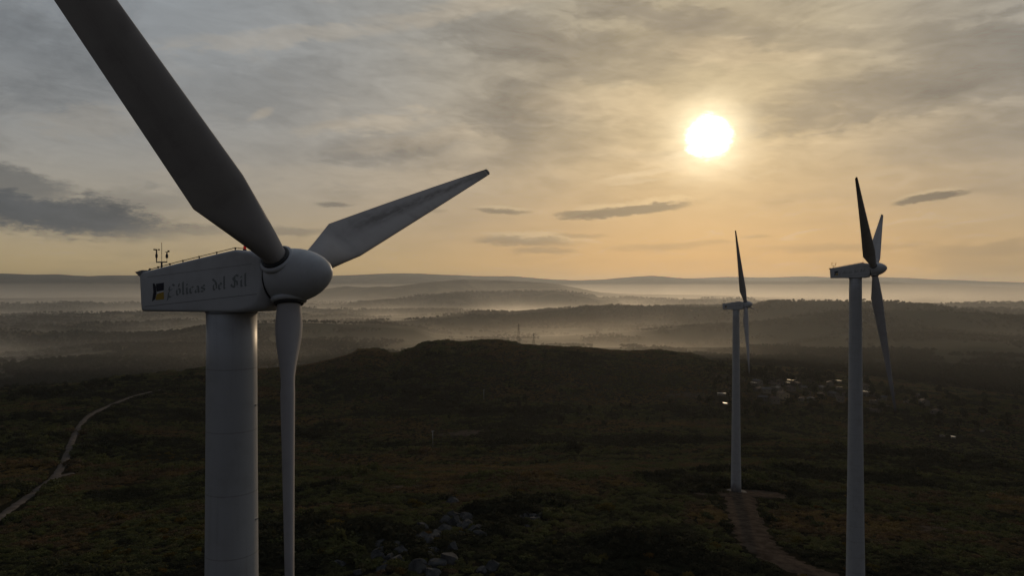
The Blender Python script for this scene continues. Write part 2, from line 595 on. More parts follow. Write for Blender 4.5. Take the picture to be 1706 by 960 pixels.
track('track', 'gravel track winding up the hillside at left',
      [gp(*q) for q in [(-60, 905), (0, 862), (40, 833), (88, 798), (106, 772), (126, 722), (150, 692), (200, 669), (236, 657), (272, 649)]], (2.6, 3.6), MAT['dirt_pale'], .3, 2.6)
track('track_spur', 'short spur off the gravel track', [gp(*q) for q in [(86, 799), (102, 794), (120, 790)]], (3.2, 2.6), MAT['dirt_pale'], .36, 1.8)
track('footpath', 'thin worn path crossing the far slope', [gp(*q) for q in [(0, 697), (60, 690), (120, 683), (180, 672)]], (2.2, 2.2), MAT['dirt'])
track('service_road', 'brown dirt service road leading from the far turbine', [gp(*q) for q in [(1232, 822), (1238, 850), (1250, 885), (1272, 915), (1318, 942), (1385, 966), (1480, 990)]], (9.0, 7.0), MAT['dirt'], .24)
patch('bare_earth', 'cleared brown earth round the far turbine base', Vector((T[2]['base'].x + 3, T[2]['base'].y - 1, 0)), 15, 9, .2, MAT['dirt'], 3, .2, 1.0)
patch('bare_earth', 'cleared earth round the base of the right turbine', Vector((T[1]['base'].x + 1, T[1]['base'].y, 0)), 9, 6, .1, MAT['dirt'], 5, .12)
for i, (x, y, a, b) in enumerate([(770, 722, 17, 9), (1145, 659, 18, 8), (1570, 884, 9, 4), (670, 812, 8, 3), (1215, 630, 24, 9)]):
    patch('bare_earth', 'bare brown clearing in the scrub', gp(x, y), a, b, .1 * i, MAT['dirt'], 20 + i, .18, .4)

# ----------------------------------------------------------------------------- wind turbine
def nacelle_mesh():
    def ring(u, zb, zt, w, rt, rb, lean=0.0, ns=7):
        pts = []
        for cx, cz, r, t0 in ((w - rt, zt - rt, rt, 0), (-(w - rt), zt - rt, rt, 90), (-(w - rb), zb + rb, rb, 180), (w - rb, zb + rb, rb, 270)):
            for k in range(ns + 1):
                t = rad(t0 + 90 * k / ns)
                y, z = cx + r * math.cos(t), cz + r * math.sin(t)
                pts.append((u + lean * (z - zb), y, z))
        return pts
    st = [
        (-3.60, -1.30, .06, .86, .08, .10, -.065),
        (-3.66, -1.36, .12, .95, .09, .12, -.065),
        (-3.60, -1.42, .17, 1.0, .09, .12, -.06),
        (-3.2, -1.42, .25, 1.0, .09, .12, -.02),
        (-1.5, -1.42, .58, 1.0, .09, .12, 0),
        (.3, -1.42, .91, 1.0, .10, .12, 0),
        (.80, -1.42, 1.00, 1.0, .11, .13, 0),
        (1.0, -1.42, 1.02, 1.0, .12, .16, 0),
        (1.35, -1.405, .985, 1.0, .14, .20, 0),
        (1.70, -1.37, .945, 1.0, .18, .28, 0),
        (1.95, -1.31, .91, 1.0, .28, .42, 0),
        (2.08, -1.24, .885, 1.005, .48, .62, 0),
        (2.17, -1.15, .87, 1.01, .80, .85, 0),
        (2.22, -1.06, .84, .96, .90, .90, 0),
    ]
    bm = bmesh.new()
    R = [[bm.verts.new(p) for p in ring(*s)] for s in st]
    n = len(R[0])
    for a, b in zip(R, R[1:]):
        for k in range(n):
            bm.faces.new((a[k], a[(k + 1) % n], b[(k + 1) % n], b[k]))
    bm.faces.new(R[0]); bm.faces.new(R[-1])
    me = bm_mesh('nacelle', bm, True)
    return me


def side_line(bm, u0, z0, u1, z1, hw=.012, y=-1.004, th=.008):
    d = Vector((u1 - u0, 0, z1 - z0)).normalized()
    nrm = Vector((-d.z, 0, d.x))
    a, b = Vector((u0, y, z0)), Vector((u1, y, z1))
    q = [a + nrm * hw, b + nrm * hw, b - nrm * hw, a - nrm * hw]
    vs = [bm.verts.new(p) for p in q] + [bm.verts.new(p + Vector((0, th + .02, 0))) for p in q]
    for f in ((0, 1, 2, 3), (7, 6, 5, 4), (0, 4, 5, 1), (1, 5, 6, 2), (2, 6, 7, 3), (3, 7, 4, 0)):
        bm.faces.new([vs[i] for i in f])


GLYPH = {
    'E': (1.25, [[(1.0, 1.5), (.7, 1.8), (.32, 1.5), (.2, 1.05), (.34, .9), (.14, .5), (.1, .1), (.42, -.18), (1.0, .12)], [(.3, .92), (.72, 1.02)], [(.14, .3), (.04, -.35), (-.05, -.6)]]),
    'o': (.82, [[(.08, .82), (.08, .2), (.3, 0), (.55, .22), (.55, .8), (.32, 1.0), (.08, .82)]]),
    'ó': (.82, [[(.08, .82), (.08, .2), (.3, 0), (.55, .22), (.55, .8), (.32, 1.0), (.08, .82)], [(.34, 1.25), (.42, 1.75)]]),
    'l': (.55, [[(.02, 1.75), (.16, 1.9), (.16, .14), (.3, 0), (.42, .12)]]),
    'i': (.55, [[(.02, .85), (.16, 1.0), (.16, .14), (.3, 0), (.42, .12)], [(.17, 1.32), (.17, 1.56)]]),
    'c': (.72, [[(.5, .85), (.32, 1.0), (.08, .8), (.08, .2), (.3, 0), (.55, .18)]]),
    'a': (.86, [[(.08, .84), (.32, 1.0), (.52, .84), (.52, .14), (.64, 0), (.74, .1)], [(.52, .58), (.14, .42), (.08, .2), (.24, 0), (.52, .2)]]),
    's': (.74, [[(.55, .86), (.34, 1.0), (.12, .82), (.16, .62), (.5, .42), (.52, .18), (.3, 0), (.05, .16)]]),
    'd': (.86, [[(.08, .82), (.08, .2), (.3, 0), (.56, .22), (.56, .95), (.36, 1.3), (-.06, 1.72)], [(.08, .82), (.32, 1.0), (.56, .85)]]),
    'e': (.74, [[(.1, .5), (.52, .72), (.32, 1.0), (.08, .78), (.08, .2), (.3, 0), (.55, .18)]]),
    'S': (1.22, [[(.98, 1.6), (.66, 1.85), (.26, 1.5), (.34, 1.15), (.82, .8), (.86, .3), (.5, 0), (.08, .3)], [(.08, .3), (.02, .55)], [(.5, 1.75), (.48, .1)]]),
}


def lettering_mesh(word, u0, u1):
    """broad-nib blackletter: each stroke is the path of a slanted nib"""
    bm = bmesh.new()
    xh = .262
    nib = Vector((math.cos(rad(38)), math.sin(rad(38)))) * .14
    lay = 0
    slope = math.tan(rad(6.4))
    if True:
        tot = sum(GLYPH[c][0] for c in word) - .1
        sx = (u1 - u0) / (tot * xh)
        x = 0.0
        for ch in word:
            adv, strokes = GLYPH[ch]
            for stp in strokes:
                for a, b in zip(stp, stp[1:]):
                    A, B = Vector(a), Vector(b)
                    d = (B - A)
                    if d.length < 1e-6: continue
                    quad = [A - nib, A + nib, B + nib, B - nib]
                    if abs(d.x * nib.y - d.y * nib.x) < .004: continue
                    lay += 1
                    y = -1.006 - .00012 * (lay % 60)
                    P = []
                    for q in quad:
                        u = u0 + (x + q.x) * xh * sx
                        z = -.60 + (u + 1.6) * slope + q.y * xh - .135
                        P.append((u, y, z))
                    f = [bm.verts.new(p) for p in P]
                    bm.faces.new(f)
            x += adv
    bmesh.ops.recalc_face_normals(bm, faces=bm.faces[:])
    for f in bm.faces:
        if f.normal.y > 0: f.normal_flip()
    me = bpy.data.meshes.new('lettering'); bm.to_mesh(me); bm.free()
    return me


def emblem_mesh():
    bm = bmesh.new()

    def poly(pts, mat, y):
        vs = [bm.verts.new((u, y, z)) for u, z in pts]
        f = bm.faces.new(vs); f.material_index = mat
        f.normal_update()
        if f.normal.y > 0: f.normal_flip()
    u0, u1, zt, zb = -3.03, -2.46, -.29, -.98
    poly([(u0 + .16, zt - .01), (u1, zt + .04), (u1 - .01, zt - .27), (u0 + .2, zt - .33)], 0, -1.006)          # navy field
    poly([(u0, zt), (u0 + .08, zt + .02), (u0 + .17, zt - .12), (u0 + .19, zt - .40), (u0 + .13, zt - .62), (u0 - .04, zb - .04), (u0 + .03, zt - .35)], 0, -1.007)   # dark sail with a spike
    poly([(u0 + .2, zt - .33), (u1 - .01, zt - .27), (u1 - .01, zt - .33), (u0 + .36, zt - .375), (u0 + .21, zt - .42)], 2, -1.0065)       # white wave
    poly([(u0 + .21, zt - .42), (u0 + .36, zt - .375), (u1 - .01, zt - .33), (u1 + .0, zb + .06), (u0 + .16, zb + .03), (u0 + .15, zt - .58)], 1, -1.006)   # yellow field
    me = bpy.data.meshes.new('emblem'); bm.to_mesh(me); bm.free()
    return me


def blade_mesh():
    """local frame: Z along the span, Y towards the leading edge, X towards the nose; origin on the hub centre"""
    R = 23.0
    st = sorted(set([1.0, 1.25, 1.5, 1.75, 2.0, 2.4, 2.8, 3.2, 3.6, 4.0, 4.3, 4.55, 4.62, 4.7, 5.0, 5.5] + [6 + .75 * i for i in range(22)] + [22.2, 22.55]))
    n = 40
    V = []
    for r in st:
        if r <= 4.62:
            k = max(0, min(1, (r - 1.35) / (4.62 - 1.35)))
            le = .45 + .27 * k ** .8
            te = -.45 - .87 * k ** 1.05
        else:
            k = (r - 4.62) / (R - 4.62)
            le = .72 + (.20 - .72) * k
            te = -1.32 + (-.22 + 1.32) * k
        c = le - te
        q = max(0, min(1, (r - 1.3) / 3.0)); q = q * q * (3 - 2 * q)
        thick = .275 + (.20 - .275) * min(1, max(0, (r - 4.6) / 14.0))
        tw = 51 - 5 * min(1, max(0, (r - 1) / 4)) - 8 * min(1, max(0, (r - 5) / 10)) - 3 * min(1, max(0, (r - 15) / 8))
        tw = rad(tw)
        ct, sn = math.cos(tw), math.sin(tw)
        ring = []
        for i in range(n):
            t = 2 * math.pi * i / n
            xc = .5 * (1 - math.cos(t))                 # 0 at LE, 1 at TE
            up = 1 if t <= math.pi else -1
            yt = 5 * thick * (.2969 * math.sqrt(xc) - .126 * xc - .3516 * xc ** 2 + .2843 * xc ** 3 - .1036 * xc ** 4)
            camber = .035 * 4 * xc * (1 - xc)
            ya, xa = le - c * xc, c * (camber + up * yt * (1.0 if up > 0 else .85))
            yc, xcir = (le + te) / 2 + c / 2 * math.cos(t), c / 2 * math.sin(t)
            y = yc * (1 - q) + ya * q
            x = -(xcir * (1 - q) + xa * q)
            # rotate the section so its leading edge leans towards the nose
            ring.append((x * ct + y * sn, y * ct - x * sn, r))
        V.append(ring)
    v = np.array(V).reshape(-1, 3)
    f = []
    ns = len(st)
    for a in range(ns - 1):
        for i in range(n):
            f.append((a * n + i, a * n + (i + 1) % n, (a + 1) * n + (i + 1) % n, (a + 1) * n + i))
    me = mesh_np('blade', v, f, True)
    bm = bmesh.new(); bm.from_mesh(me); bm.verts.ensure_lookup_table()
    bm.faces.new([bm.verts[i] for i in range(n)])
    end = bm.faces.new([bm.verts[(ns - 1) * n + i] for i in range(n)])
    bmesh.ops.recalc_face_normals(bm, faces=bm.faces[:])
    end_ring = [tuple(bm.verts[(ns - 1) * n + i].co) for i in range(n)]
    bm.to_mesh(me); bm.free()
    me.polygons.foreach_set('use_smooth', np.ones(len(me.polygons), dtype=bool))
    # the rounded tip
    bm = bmesh.new()
    c = Vector((sum(p[0] for p in end_ring) / n, sum(p[1] for p in end_ring) / n, 0))
    rings = []
    for dz, s in ((0.003, 1), (.2, .96), (.34, .84), (.42, .6), (.45, .3)):
        rings.append([bm.verts.new(((p[0] - c.x) * s + c.x, (p[1] - c.y) * s + c.y, p[2] + dz)) for p in end_ring])
    for a, b in zip(rings, rings[1:]):
        for i in range(n):
            bm.faces.new((a[i], a[(i + 1) % n], b[(i + 1) % n], b[i]))
    bm.faces.new(rings[-1]); bm.faces.new(rings[0])
    tip = bm_mesh('blade_tip', bm, True)
    return me, tip


TM = {}
TM['nacelle'] = nacelle_mesh()
TM['nacelle'].materials.append(MAT['nacelle'])
bm = bmesh.new()
side_line(bm, -3.45, -1.225, 2.0, -.70)
side_line(bm, -3.3, -.02, 1.75, .46, .007)
TM['seams'] = bm_mesh('panel_joint', bm)
TM['lettering'] = [lettering_mesh(*q) for q in (('Eólicas', -2.28, -.42), ('del', -.06, .56), ('Sil', .80, 1.56))]
TM['emblem'] = emblem_mesh()
TM['blade'], TM['tip'] = blade_mesh()
bm = bmesh.new()
add_lathe(bm, [(.92, -.42), (1.0, -.44), (1.04, -.36), (1.065, -.1), (1.075, .1), (1.06, .35), (1.01, .65), (.925, .95), (.80, 1.23), (.63, 1.50), (.43, 1.72), (.22, 1.86), (.08, 1.915), (0, 1.92)], 72, 'X')
TM['spinner'] = bm_mesh('spinner', bm, True)
bm = bmesh.new()
add_lathe(bm, [(.50, .88), (.66, .86), (.68, .93), (.665, 1.03), (.60, 1.055), (.50, 1.06)], 48)
TM['collar'] = bm_mesh('blade_collar', bm, True)
bm = bmesh.new()
add_lathe(bm, [(.475, 1.03), (.555, 1.05), (.56, 1.13), (.53, 1.16), (.475, 1.165)], 48)
TM['seal'] = bm_mesh('root_seal', bm, True)
bm = bmesh.new()
add_lathe(bm, [(.80, -.42), (.985, -.42), (.985, -.60), (.80, -.60)], 64, 'X')
TM['gap'] = bm_mesh('rotor_gap', bm, True)


def build_turbine(t, label):
    base = t['base']
    Hh = t['hub'].z - base.z
    root = empty('wind_turbine', base, -t['yaw'] * d2)
    tag(root, label, 'wind turbine', 'wind turbines on the ridge')
    ztop = Hh - 1.42
    bm = bmesh.new()
    prof, zs = [], []
    r0, r1 = 1.47, .965
    nst = 24
    for i in range(nst + 1):
        q = i / nst
        prof.append((r1 + (r0 - r1) * (1 - q) ** 1.5, .3 + (ztop - .34) * q))
    prof = [(0, .3)] + prof + [(0, prof[-1][1])]
    add_lathe(bm, prof, 64)
    tw = link('tower', bm_mesh('tower', bm, True), MAT['tower'], root)
    tw.data.polygons.foreach_set('use_smooth', [len(p.vertices) == 4 for p in tw.data.polygons])
    rt = lambda z: r1 + (r0 - r1) * (1 - max(0, min(1, (z - .3) / (ztop - .34)))) ** 1.5
    for zf in (Hh * .33, Hh * .66):
        bm = bmesh.new()
        a = rt(zf)
        add_lathe(bm, [(a - .02, zf - .05), (a + .012, zf - .045), (a + .012, zf + .045), (a - .02, zf + .05)], 64)
        link('section_joint', bm_mesh('section_joint', bm, True), MAT['tower'], tw)
    for zf in (Hh - 5.2, Hh - 9.8):                        # small brackets on the tower skin
        bm = bmesh.new()
        add_box(bm, (rt(zf) * .96, rt(zf) * .27, zf), (.12, .12, .06))
        link('bracket', bm_mesh('bracket', bm), MAT['galv'], tw)
    bm = bmesh.new()
    add_lathe(bm, [(r1 - .05, ztop - .06), (r1 + .025, ztop - .055), (r1 + .025, ztop - .0), (r1 - .05, ztop + .03)], 64)
    link('yaw_ring', bm_mesh('yaw_ring', bm, True), MAT['joint'], root)
    bm = bmesh.new()
    add_lathe(bm, [(0, .34), (1.72, .34), (1.72, .2), (3.0, .12), (3.1, -1.5), (0, -1.5)], 48)
    link('foundation', bm_mesh('foundation', bm), MAT['concrete'], root)
    # door on the side away from the road with its steps
    bm = bmesh.new()
    add_box(bm, (-.25, -1.60, 1.9), (.8, .1, 1.95))
    dr = link('door', bm_mesh('door', bm), MAT['galv'], root)
    bm = bmesh.new(); add_box(bm, (.05, -1.67, 1.8), (.05, .05, .2)); link('handle', bm_mesh('handle', bm), MAT['steel'], dr)
    # nacelle
    na = link('nacelle', TM['nacelle'], None, root, (0, 0, Hh))
    link('panel_joint', TM['seams'], MAT['joint'], na)
    for me in TM['lettering']: link('lettering', me, MAT['ink'], na)
    link('emblem', TM['emblem'], [MAT['navy'], MAT['yellow'], MAT['white']], na)
    bm = bmesh.new()                                       # sharp rear eave that juts past the back wall
    pts = [(-3.96, .185), (-3.58, .265), (-3.60, .13), (-3.72, .0)]
    L = [bm.verts.new((u, -1.0, z)) for u, z in pts]; Rr = [bm.verts.new((u, 1.0, z)) for u, z in pts]
    bm.faces.new(L); bm.faces.new(Rr[::-1])
    for i in range(4): bm.faces.new((L[i], L[(i + 1) % 4], Rr[(i + 1) % 4], Rr[i]))
    link('rear_eave', bm_mesh('rear_eave', bm), MAT['joint'], na)
    # roof rails, one each side
    def roof(u):
        return np.interp(u, [-3.6, -3.2, -1.5, .3, .8, 1.0, 1.35, 1.7], [.18, .25, .58, .91, 1.0, 1.02, .98, .94])
    for sy in (-.86, .86):
        bm = bmesh.new()
        add_tube(bm, [(-3.4, sy, roof(-3.4) + .055), (-2.0, sy, roof(-2.0) + .085), (.9, sy, roof(.9) + .095), (1.3, sy, roof(1.3) + .07)], .016, 6)
        for u in (-3.32, -2.9, -2.3, -1.65, -.85, 0.0, .88):
            add_tube(bm, [(u, sy, roof(u) - .03), (u, sy, roof(u) + .09)], .022, 6)
            add_box(bm, (u, sy, roof(u) + .085), (.06, .05, .045))
        link('roof_rail', bm_mesh('roof_rail', bm), MAT['steel'], na)
    # wind sensor mast: U bracket, lightning rod, vane and cup anemometer
    bm = bmesh.new()
    uc, yc = -3.22, -.35
    zr = roof(uc)
    add_tube(bm, [(uc, yc, zr - .03), (uc, yc, zr + .36)], .036, 8)
    add_tube(bm, [(uc, yc, zr + .34), (uc, yc, zr + 1.18)], .010, 6)
    add_tube(bm, [(uc - .27, yc, zr + .56), (uc - .27, yc, zr + .36), (uc + .27, yc, zr + .36), (uc + .27, yc, zr + .56)], .027, 8)
    add_box(bm, (uc, yc, zr + .01), (.26, .2, .07))
    ms = link('sensor_mast', bm_mesh('sensor_mast', bm), MAT['steel'], na)
    bm = bmesh.new()
    ul = uc - .27
    add_lathe(bm, [(0, 0), (.045, .0), (.05, .12), (.03, .16), (.022, .34), (0, .34)], 10)
    for k in range(3):
        a = k * 2.094 + .4
        add_tube(bm, [(0, 0, .33), (.085 * math.cos(a), .085 * math.sin(a), .33)], .01, 5)
        add_lathe_c = Vector((.1 * math.cos(a), .1 * math.sin(a), .33))
        add_box(bm, add_lathe_c, (.06, .06, .055), Matrix.Rotation(a, 3, 'Z'))
    o = link('anemometer', bm_mesh('anemometer', bm), MAT['dark'], ms, (ul, yc, zr + .55))
    bm = bmesh.new()
    add_lathe(bm, [(0, 0), (.05, .0), (.055, .12), (.03, .16), (.02, .26), (0, .26)], 10)
    add_tube(bm, [(-.12, .02, .25), (.1, -.02, .25)], .012, 6)
    add_box(bm, (.10, -.02, .27), (.1, .015, .07))
    link('wind_vane', bm_mesh('wind_vane', bm), MAT['dark'], ms, (uc + .27, yc, zr + .53))
    bm = bmesh.new()
    add_lathe(bm, [(0, 0), (.07, 0), (.07, .05), (.055, .055)], 14)
    wl = link('warning_light', bm_mesh('warning_light', bm, True), MAT['dark'], na, (1.16, -.66, float(roof(1.16)) - .005))
    bm = bmesh.new()
    add_lathe(bm, [(.055, .05), (.06, .13), (.045, .18), (0, .2)], 14)
    link('red_lens', bm_mesh('red_lens', bm, True), MAT['beacon'], wl)
    # rotor
    tilt = t['tilt'] * d2
    ax = Vector((math.cos(tilt), 0, math.sin(tilt)))
    up = Vector((-math.sin(tilt), 0, math.cos(tilt)))
    hh = Vector((0, -1, 0))
    hubl = Vector((HUB_X, 0, Hh))
    sp = link('spinner', TM['spinner'], MAT['nacelle'], root)
    sp.matrix_local = Matrix.Translation(hubl) @ Matrix.Rotation(-tilt, 4, 'Y')
    link('rotor_gap', TM['gap'], MAT['dark'], sp)
    for k in range(3):
        a = (t['az'] + 120 * k) * d2
        radial = up * math.cos(a) + hh * math.sin(a)
        cone = t['cone'] * d2
        bz = radial * math.cos(cone) + ax * math.sin(cone)
        bx = (ax * math.cos(cone) - radial * math.sin(cone)).normalized()
        by = bz.cross(bx).normalized()
        tang = -(-up * math.sin(a) + hh * math.cos(a))       # leading edge runs this way
        m = Matrix((bx, by, bz)).transposed()
        bl = link('blade', TM['blade'], MAT['blade'], root)
        if t is T[0] and k == 2:                             # the blade with the oily streak
            bl.material_slots[0].link = 'OBJECT'; bl.material_slots[0].material = MAT['blade_dirty']
            bl['label'] = 'blade with a dark dirt streak along its length'
        if by.dot(tang) < 0: raise RuntimeError('blade frame is left handed')
        bl.matrix_local = Matrix.Translation(hubl) @ m.to_4x4() @ Matrix.Rotation(-t['pitch'] * d2, 4, 'Z')
        link('blade_tip', TM['tip'], MAT['blade_tip'], bl)
        co = link('blade_collar', TM['collar'], MAT['nacelle'], sp)
        se = link('root_seal', TM['seal'], MAT['dark'], sp)
        for q in (co, se):
            q.matrix_local = Matrix.Rotation(-tilt, 4, 'Y').inverted() @ m.to_4x4()
    return root


build_turbine(T[0], 'large near wind turbine with company lettering and emblem readable on its nacelle')
build_turbine(T[1], 'mid-distance wind turbine seen nearly side-on, taller of the two standing behind')
build_turbine(T[2], 'farthest and smallest wind turbine, rising from a bare earth clearing')

# ----------------------------------------------------------------------------- rocky outcrop (placed first so that the scrub keeps off it)
g = random.Random(9)
ROCKS = []
for i in range(74):
    if i < 30: x, y = g.gauss(772, 30), g.gauss(880, 17)
    elif i < 48: x, y = g.gauss(715, 32), g.gauss(906, 14)
    elif i < 64: x, y = g.gauss(640, 30), g.gauss(936, 14)
    else: x, y = g.gauss(690, 45), g.gauss(952, 8)
    p = gp(x, y)
    s = g.uniform(.7, 1.9) if i % 4 else g.uniform(1.6, 2.5)
    ROCKS.append((p, s)); CLEAR.append((p.x, p.y, s * .75))
KNOT = []
for i in range(12):
    p = gp(g.gauss(885, 14), g.gauss(864, 10)); s = g.uniform(.7, 1.7)
    KNOT.append((p, s)); CLEAR.append((p.x, p.y, s * 1.2))

SP = [(1256, 642), (1286, 648), (1316, 638), (1321, 637), (1312, 641), (1347, 628), (1397, 638), (1398, 649), (1440, 657), (1455, 672), (1208, 675), (1570, 729), (1588, 731), (1636, 720)]      # sheds of the village, kept clear of scrub
for x, y in SP + [(1202, 659), (1305, 664)]:
    p = gp(x, y)
    n_ = Vector((p.x, p.y, 0)).normalized()
    for k in range(4): CLEAR.append((p.x - n_.x * 4 * k, p.y - n_.y * 4 * k, 6.5))

# ----------------------------------------------------------------------------- vegetation
def leaf_material(name, cols, trans=.25, tinted=False):
    m, nt, b = material(name)
    oi = nt.node('ShaderNodeObjectInfo')
    rnd = oi.outputs['Random']
    if tinted:
        rnd = nt.node('ShaderNodeAttribute', attribute_type='INSTANCER', attribute_name='plant_tint').outputs['Fac']
    geo = nt.node('ShaderNodeNewGeometry')
    isl = geo.outputs['Random Per Island']
    cr = nt.node('ShaderNodeValToRGB')
    els = cr.color_ramp.elements
    while len(els) > 1: els.remove(els[-1])
    els[0].position = 0; els[0].color = (*cols[0], 1)
    for i, c in enumerate(cols[1:], 1):
        e = els.new(i / (len(cols) - 1)); e.color = (*c, 1)
    nt.put(cr.inputs[0], rnd)
    col = nt.mix(nt.m('MULTIPLY', isl, .6), cr.outputs[0], nt.mix(1, cr.outputs[0], (.55, .55, .5), 'MULTIPLY'))
    nt.put(b.inputs['Base Color'], col)
    b.inputs['Roughness'].default_value = .9
    b.inputs['Specular IOR Level'].default_value = .03
    tr = nt.node('ShaderNodeBsdfTranslucent'); nt.put(tr.inputs[0], col)
    mx = nt.node('ShaderNodeMixShader'); mx.inputs[0].default_value = trans
    nt.l.new(b.outputs[0], mx.inputs[1]); nt.l.new(tr.outputs[0], mx.inputs[2])
    nt.l.new(mx.outputs[0], m.node_tree.nodes['Material Output'].inputs['Surface'])
    return m


SCRUB_COLS = [(.036, .037, .023), (.062, .062, .032), (.095, .100, .042), (.125, .125, .046), (.112, .094, .046), (.115, .082, .048), (.160, .100, .052), (.190, .132, .052)]
MAT['scrub'] = leaf_material('scrub_leaves', SCRUB_COLS, .25, True)
MAT['bush'] = leaf_material('bush_leaves', SCRUB_COLS[:3])
MAT['gorse'] = leaf_material('yellowing_broom', [(.14, .095, .022), (.10, .085, .025), (.13, .07, .022)])
MAT['tree'] = leaf_material('tree_leaves', [(.022, .028, .014), (.034, .036, .018), (.028, .026, .015)], .15)
MAT['bark'] = simple('bark', (.07, .055, .045), .95, 0, .3, 6)


def leaf_cloud(name, blobs, n, size, seed, flat=0.0):
    """small leaf-shaped quads through the volume of a few lumps; blobs = (x, y, z, rx, ry, rz)"""
    g = np.random.default_rng(seed)
    w = np.array([b[3] * b[4] for b in blobs]); w = w / w.sum()
    which = g.choice(len(blobs), n, p=w)
    B = np.array(blobs)[which]
    d = g.normal(size=(n, 3)); d /= np.linalg.norm(d, axis=1)[:, None]
    d[:, 2] = np.where(d[:, 2] < -.35, -d[:, 2], d[:, 2])
    rr = g.uniform(.55, 1.08, n)[:, None] ** .7
    p = B[:, :3] + d * B[:, 3:] * rr
    nrm = d + g.normal(scale=.55, size=(n, 3)); nrm /= np.linalg.norm(nrm, axis=1)[:, None]
    t = np.cross(nrm, g.normal(size=(n, 3))); t /= np.linalg.norm(t, axis=1)[:, None]
    b = np.cross(nrm, t)
    s = size * g.uniform(.6, 1.4, n)[:, None]
    v = np.stack([p - t * s, p + b * s * .55, p + t * s, p - b * s * .55], 1).reshape(-1, 3)
    f = np.arange(4 * n).reshape(-1, 4)
    return mesh_np(name, v, f)


shrub_variants = []
for i in range(5):
    g = random.Random(100 + i)
    bl = [(g.uniform(-.55, .55), g.uniform(-.55, .55), g.uniform(.15, .55), g.uniform(.4, .75), g.uniform(.4, .75), g.uniform(.35, .6)) for _ in range(4 + i % 3)]
    shrub_variants.append(leaf_cloud('shrub_leaves', bl, 190, .17, 200 + i))


def tree_meshes(seed, tall):
    g = random.Random(seed)
    bl = []
    for k in range(9):
        z = g.uniform(.35, .92)
        sp = .34 * math.sin(min(1, (1.05 - z) * 1.9) * 1.57)
        a = g.uniform(0, 6.28)
        q = g.uniform(.2, 1) * sp
        bl.append((q * math.cos(a), q * math.sin(a), z, g.uniform(.13, .22), g.uniform(.13, .22), g.uniform(.10, .17)))
    bl.append((0, 0, .62, .24, .24, .26))
    crown = leaf_cloud('crown', bl, 620, .05, seed + 5)
    bm = bmesh.new()
    add_tube(bm, [(0, 0, -.05), (.01, 0, .2), (-.01, .01, .45), (.01, 0, .75)], [.035, .026, .018, .006], 7)
    for k in range(5):
        a = k * 1.26 + g.uniform(0, .5)
        z = g.uniform(.28, .5)
        add_tube(bm, [(0, 0, z), (.12 * math.cos(a), .12 * math.sin(a), z + .1), (.22 * math.cos(a), .22 * math.sin(a), z + .24)], [.013, .009, .004], 5)
    trunk = bm_mesh('trunk', bm, True)
    return trunk, crown


tree_variants = [tree_meshes(300 + i, 1) for i in range(4)]
for tr, cr in tree_variants:
    tr.materials.append(MAT['bark']); cr.materials.append(MAT['tree'])
for s in shrub_variants:
    s.materials.append(MAT['scrub'])
gorse_variants = []
for s in shrub_variants[:3]:
    c = s.copy(); c.materials.clear(); c.materials.append(MAT['gorse']); gorse_variants.append(c)
bush_variants = []
for s in shrub_variants[:3]:
    c = s.copy(); c.materials.clear(); c.materials.append(MAT['bush']); bush_variants.append(c)


def scatter(name, label, pts, scales, variants, mat, tint=None):
    """ground cover: one object whose geometry nodes set a plant on every point"""
    me = bpy.data.meshes.new(name)
    me.vertices.add(len(pts))
    me.vertices.foreach_set('co', np.asarray(pts, np.float32).ravel())
    a = me.attributes.new('plant_scale', 'FLOAT_VECTOR', 'POINT'); a.data.foreach_set('vector', np.asarray(scales, np.float32).ravel())
    n = len(pts)
    a = me.attributes.new('plant_turn', 'FLOAT_VECTOR', 'POINT')
    rot = np.zeros((n, 3), np.float32); rot[:, 2] = rng.uniform(0, 6.28, n)
    a.data.foreach_set('vector', rot.ravel())
    a = me.attributes.new('plant_kind', 'INT', 'POINT'); a.data.foreach_set('value', rng.integers(0, len(variants), n).astype(np.int32))
    if tint is not None:
        a = me.attributes.new('plant_tint', 'FLOAT', 'POINT'); a.data.foreach_set('value', np.asarray(tint, np.float32))
    me.materials.append(mat)
    col = bpy.data.collections.new(name + '_kinds')        # not linked to the scene: only the plants on the points exist
    for i, v in enumerate(variants):
        col.objects.link(bpy.data.objects.new(f'{name}_kind_{i}', v))
    o = link(name, me)
    ng = bpy.data.node_groups.new(name, 'GeometryNodeTree')
    ng.interface.new_socket('Geometry', in_out='INPUT', socket_type='NodeSocketGeometry')
    ng.interface.new_socket('Geometry', in_out='OUTPUT', socket_type='NodeSocketGeometry')
    N = ng.nodes; Lk = ng.links
    gi, go = N.new('NodeGroupInput'), N.new('NodeGroupOutput')
    ci = N.new('GeometryNodeCollectionInfo'); ci.inputs['Collection'].default_value = col
    ci.inputs['Separate Children'].default_value = True; ci.inputs['Reset Children'].default_value = True
    ip = N.new('GeometryNodeInstanceOnPoints'); ip.inputs['Pick Instance'].default_value = True

    def attr(nm, typ):
        q = N.new('GeometryNodeInputNamedAttribute'); q.data_type = typ; q.inputs['Name'].default_value = nm
        return q.outputs['Attribute']
    Lk.new(gi.outputs[0], ip.inputs['Points']); Lk.new(ci.outputs[0], ip.inputs['Instance'])
    Lk.new(attr('plant_kind', 'INT'), ip.inputs['Instance Index'])
    Lk.new(attr('plant_turn', 'FLOAT_VECTOR'), ip.inputs['Rotation'])
    Lk.new(attr('plant_scale', 'FLOAT_VECTOR'), ip.inputs['Scale'])
    Lk.new(ip.outputs[0], go.inputs[0])
    md = o.modifiers.new(name, 'NODES'); md.node_group = ng
    return tag(o, label, None, None, 'stuff')


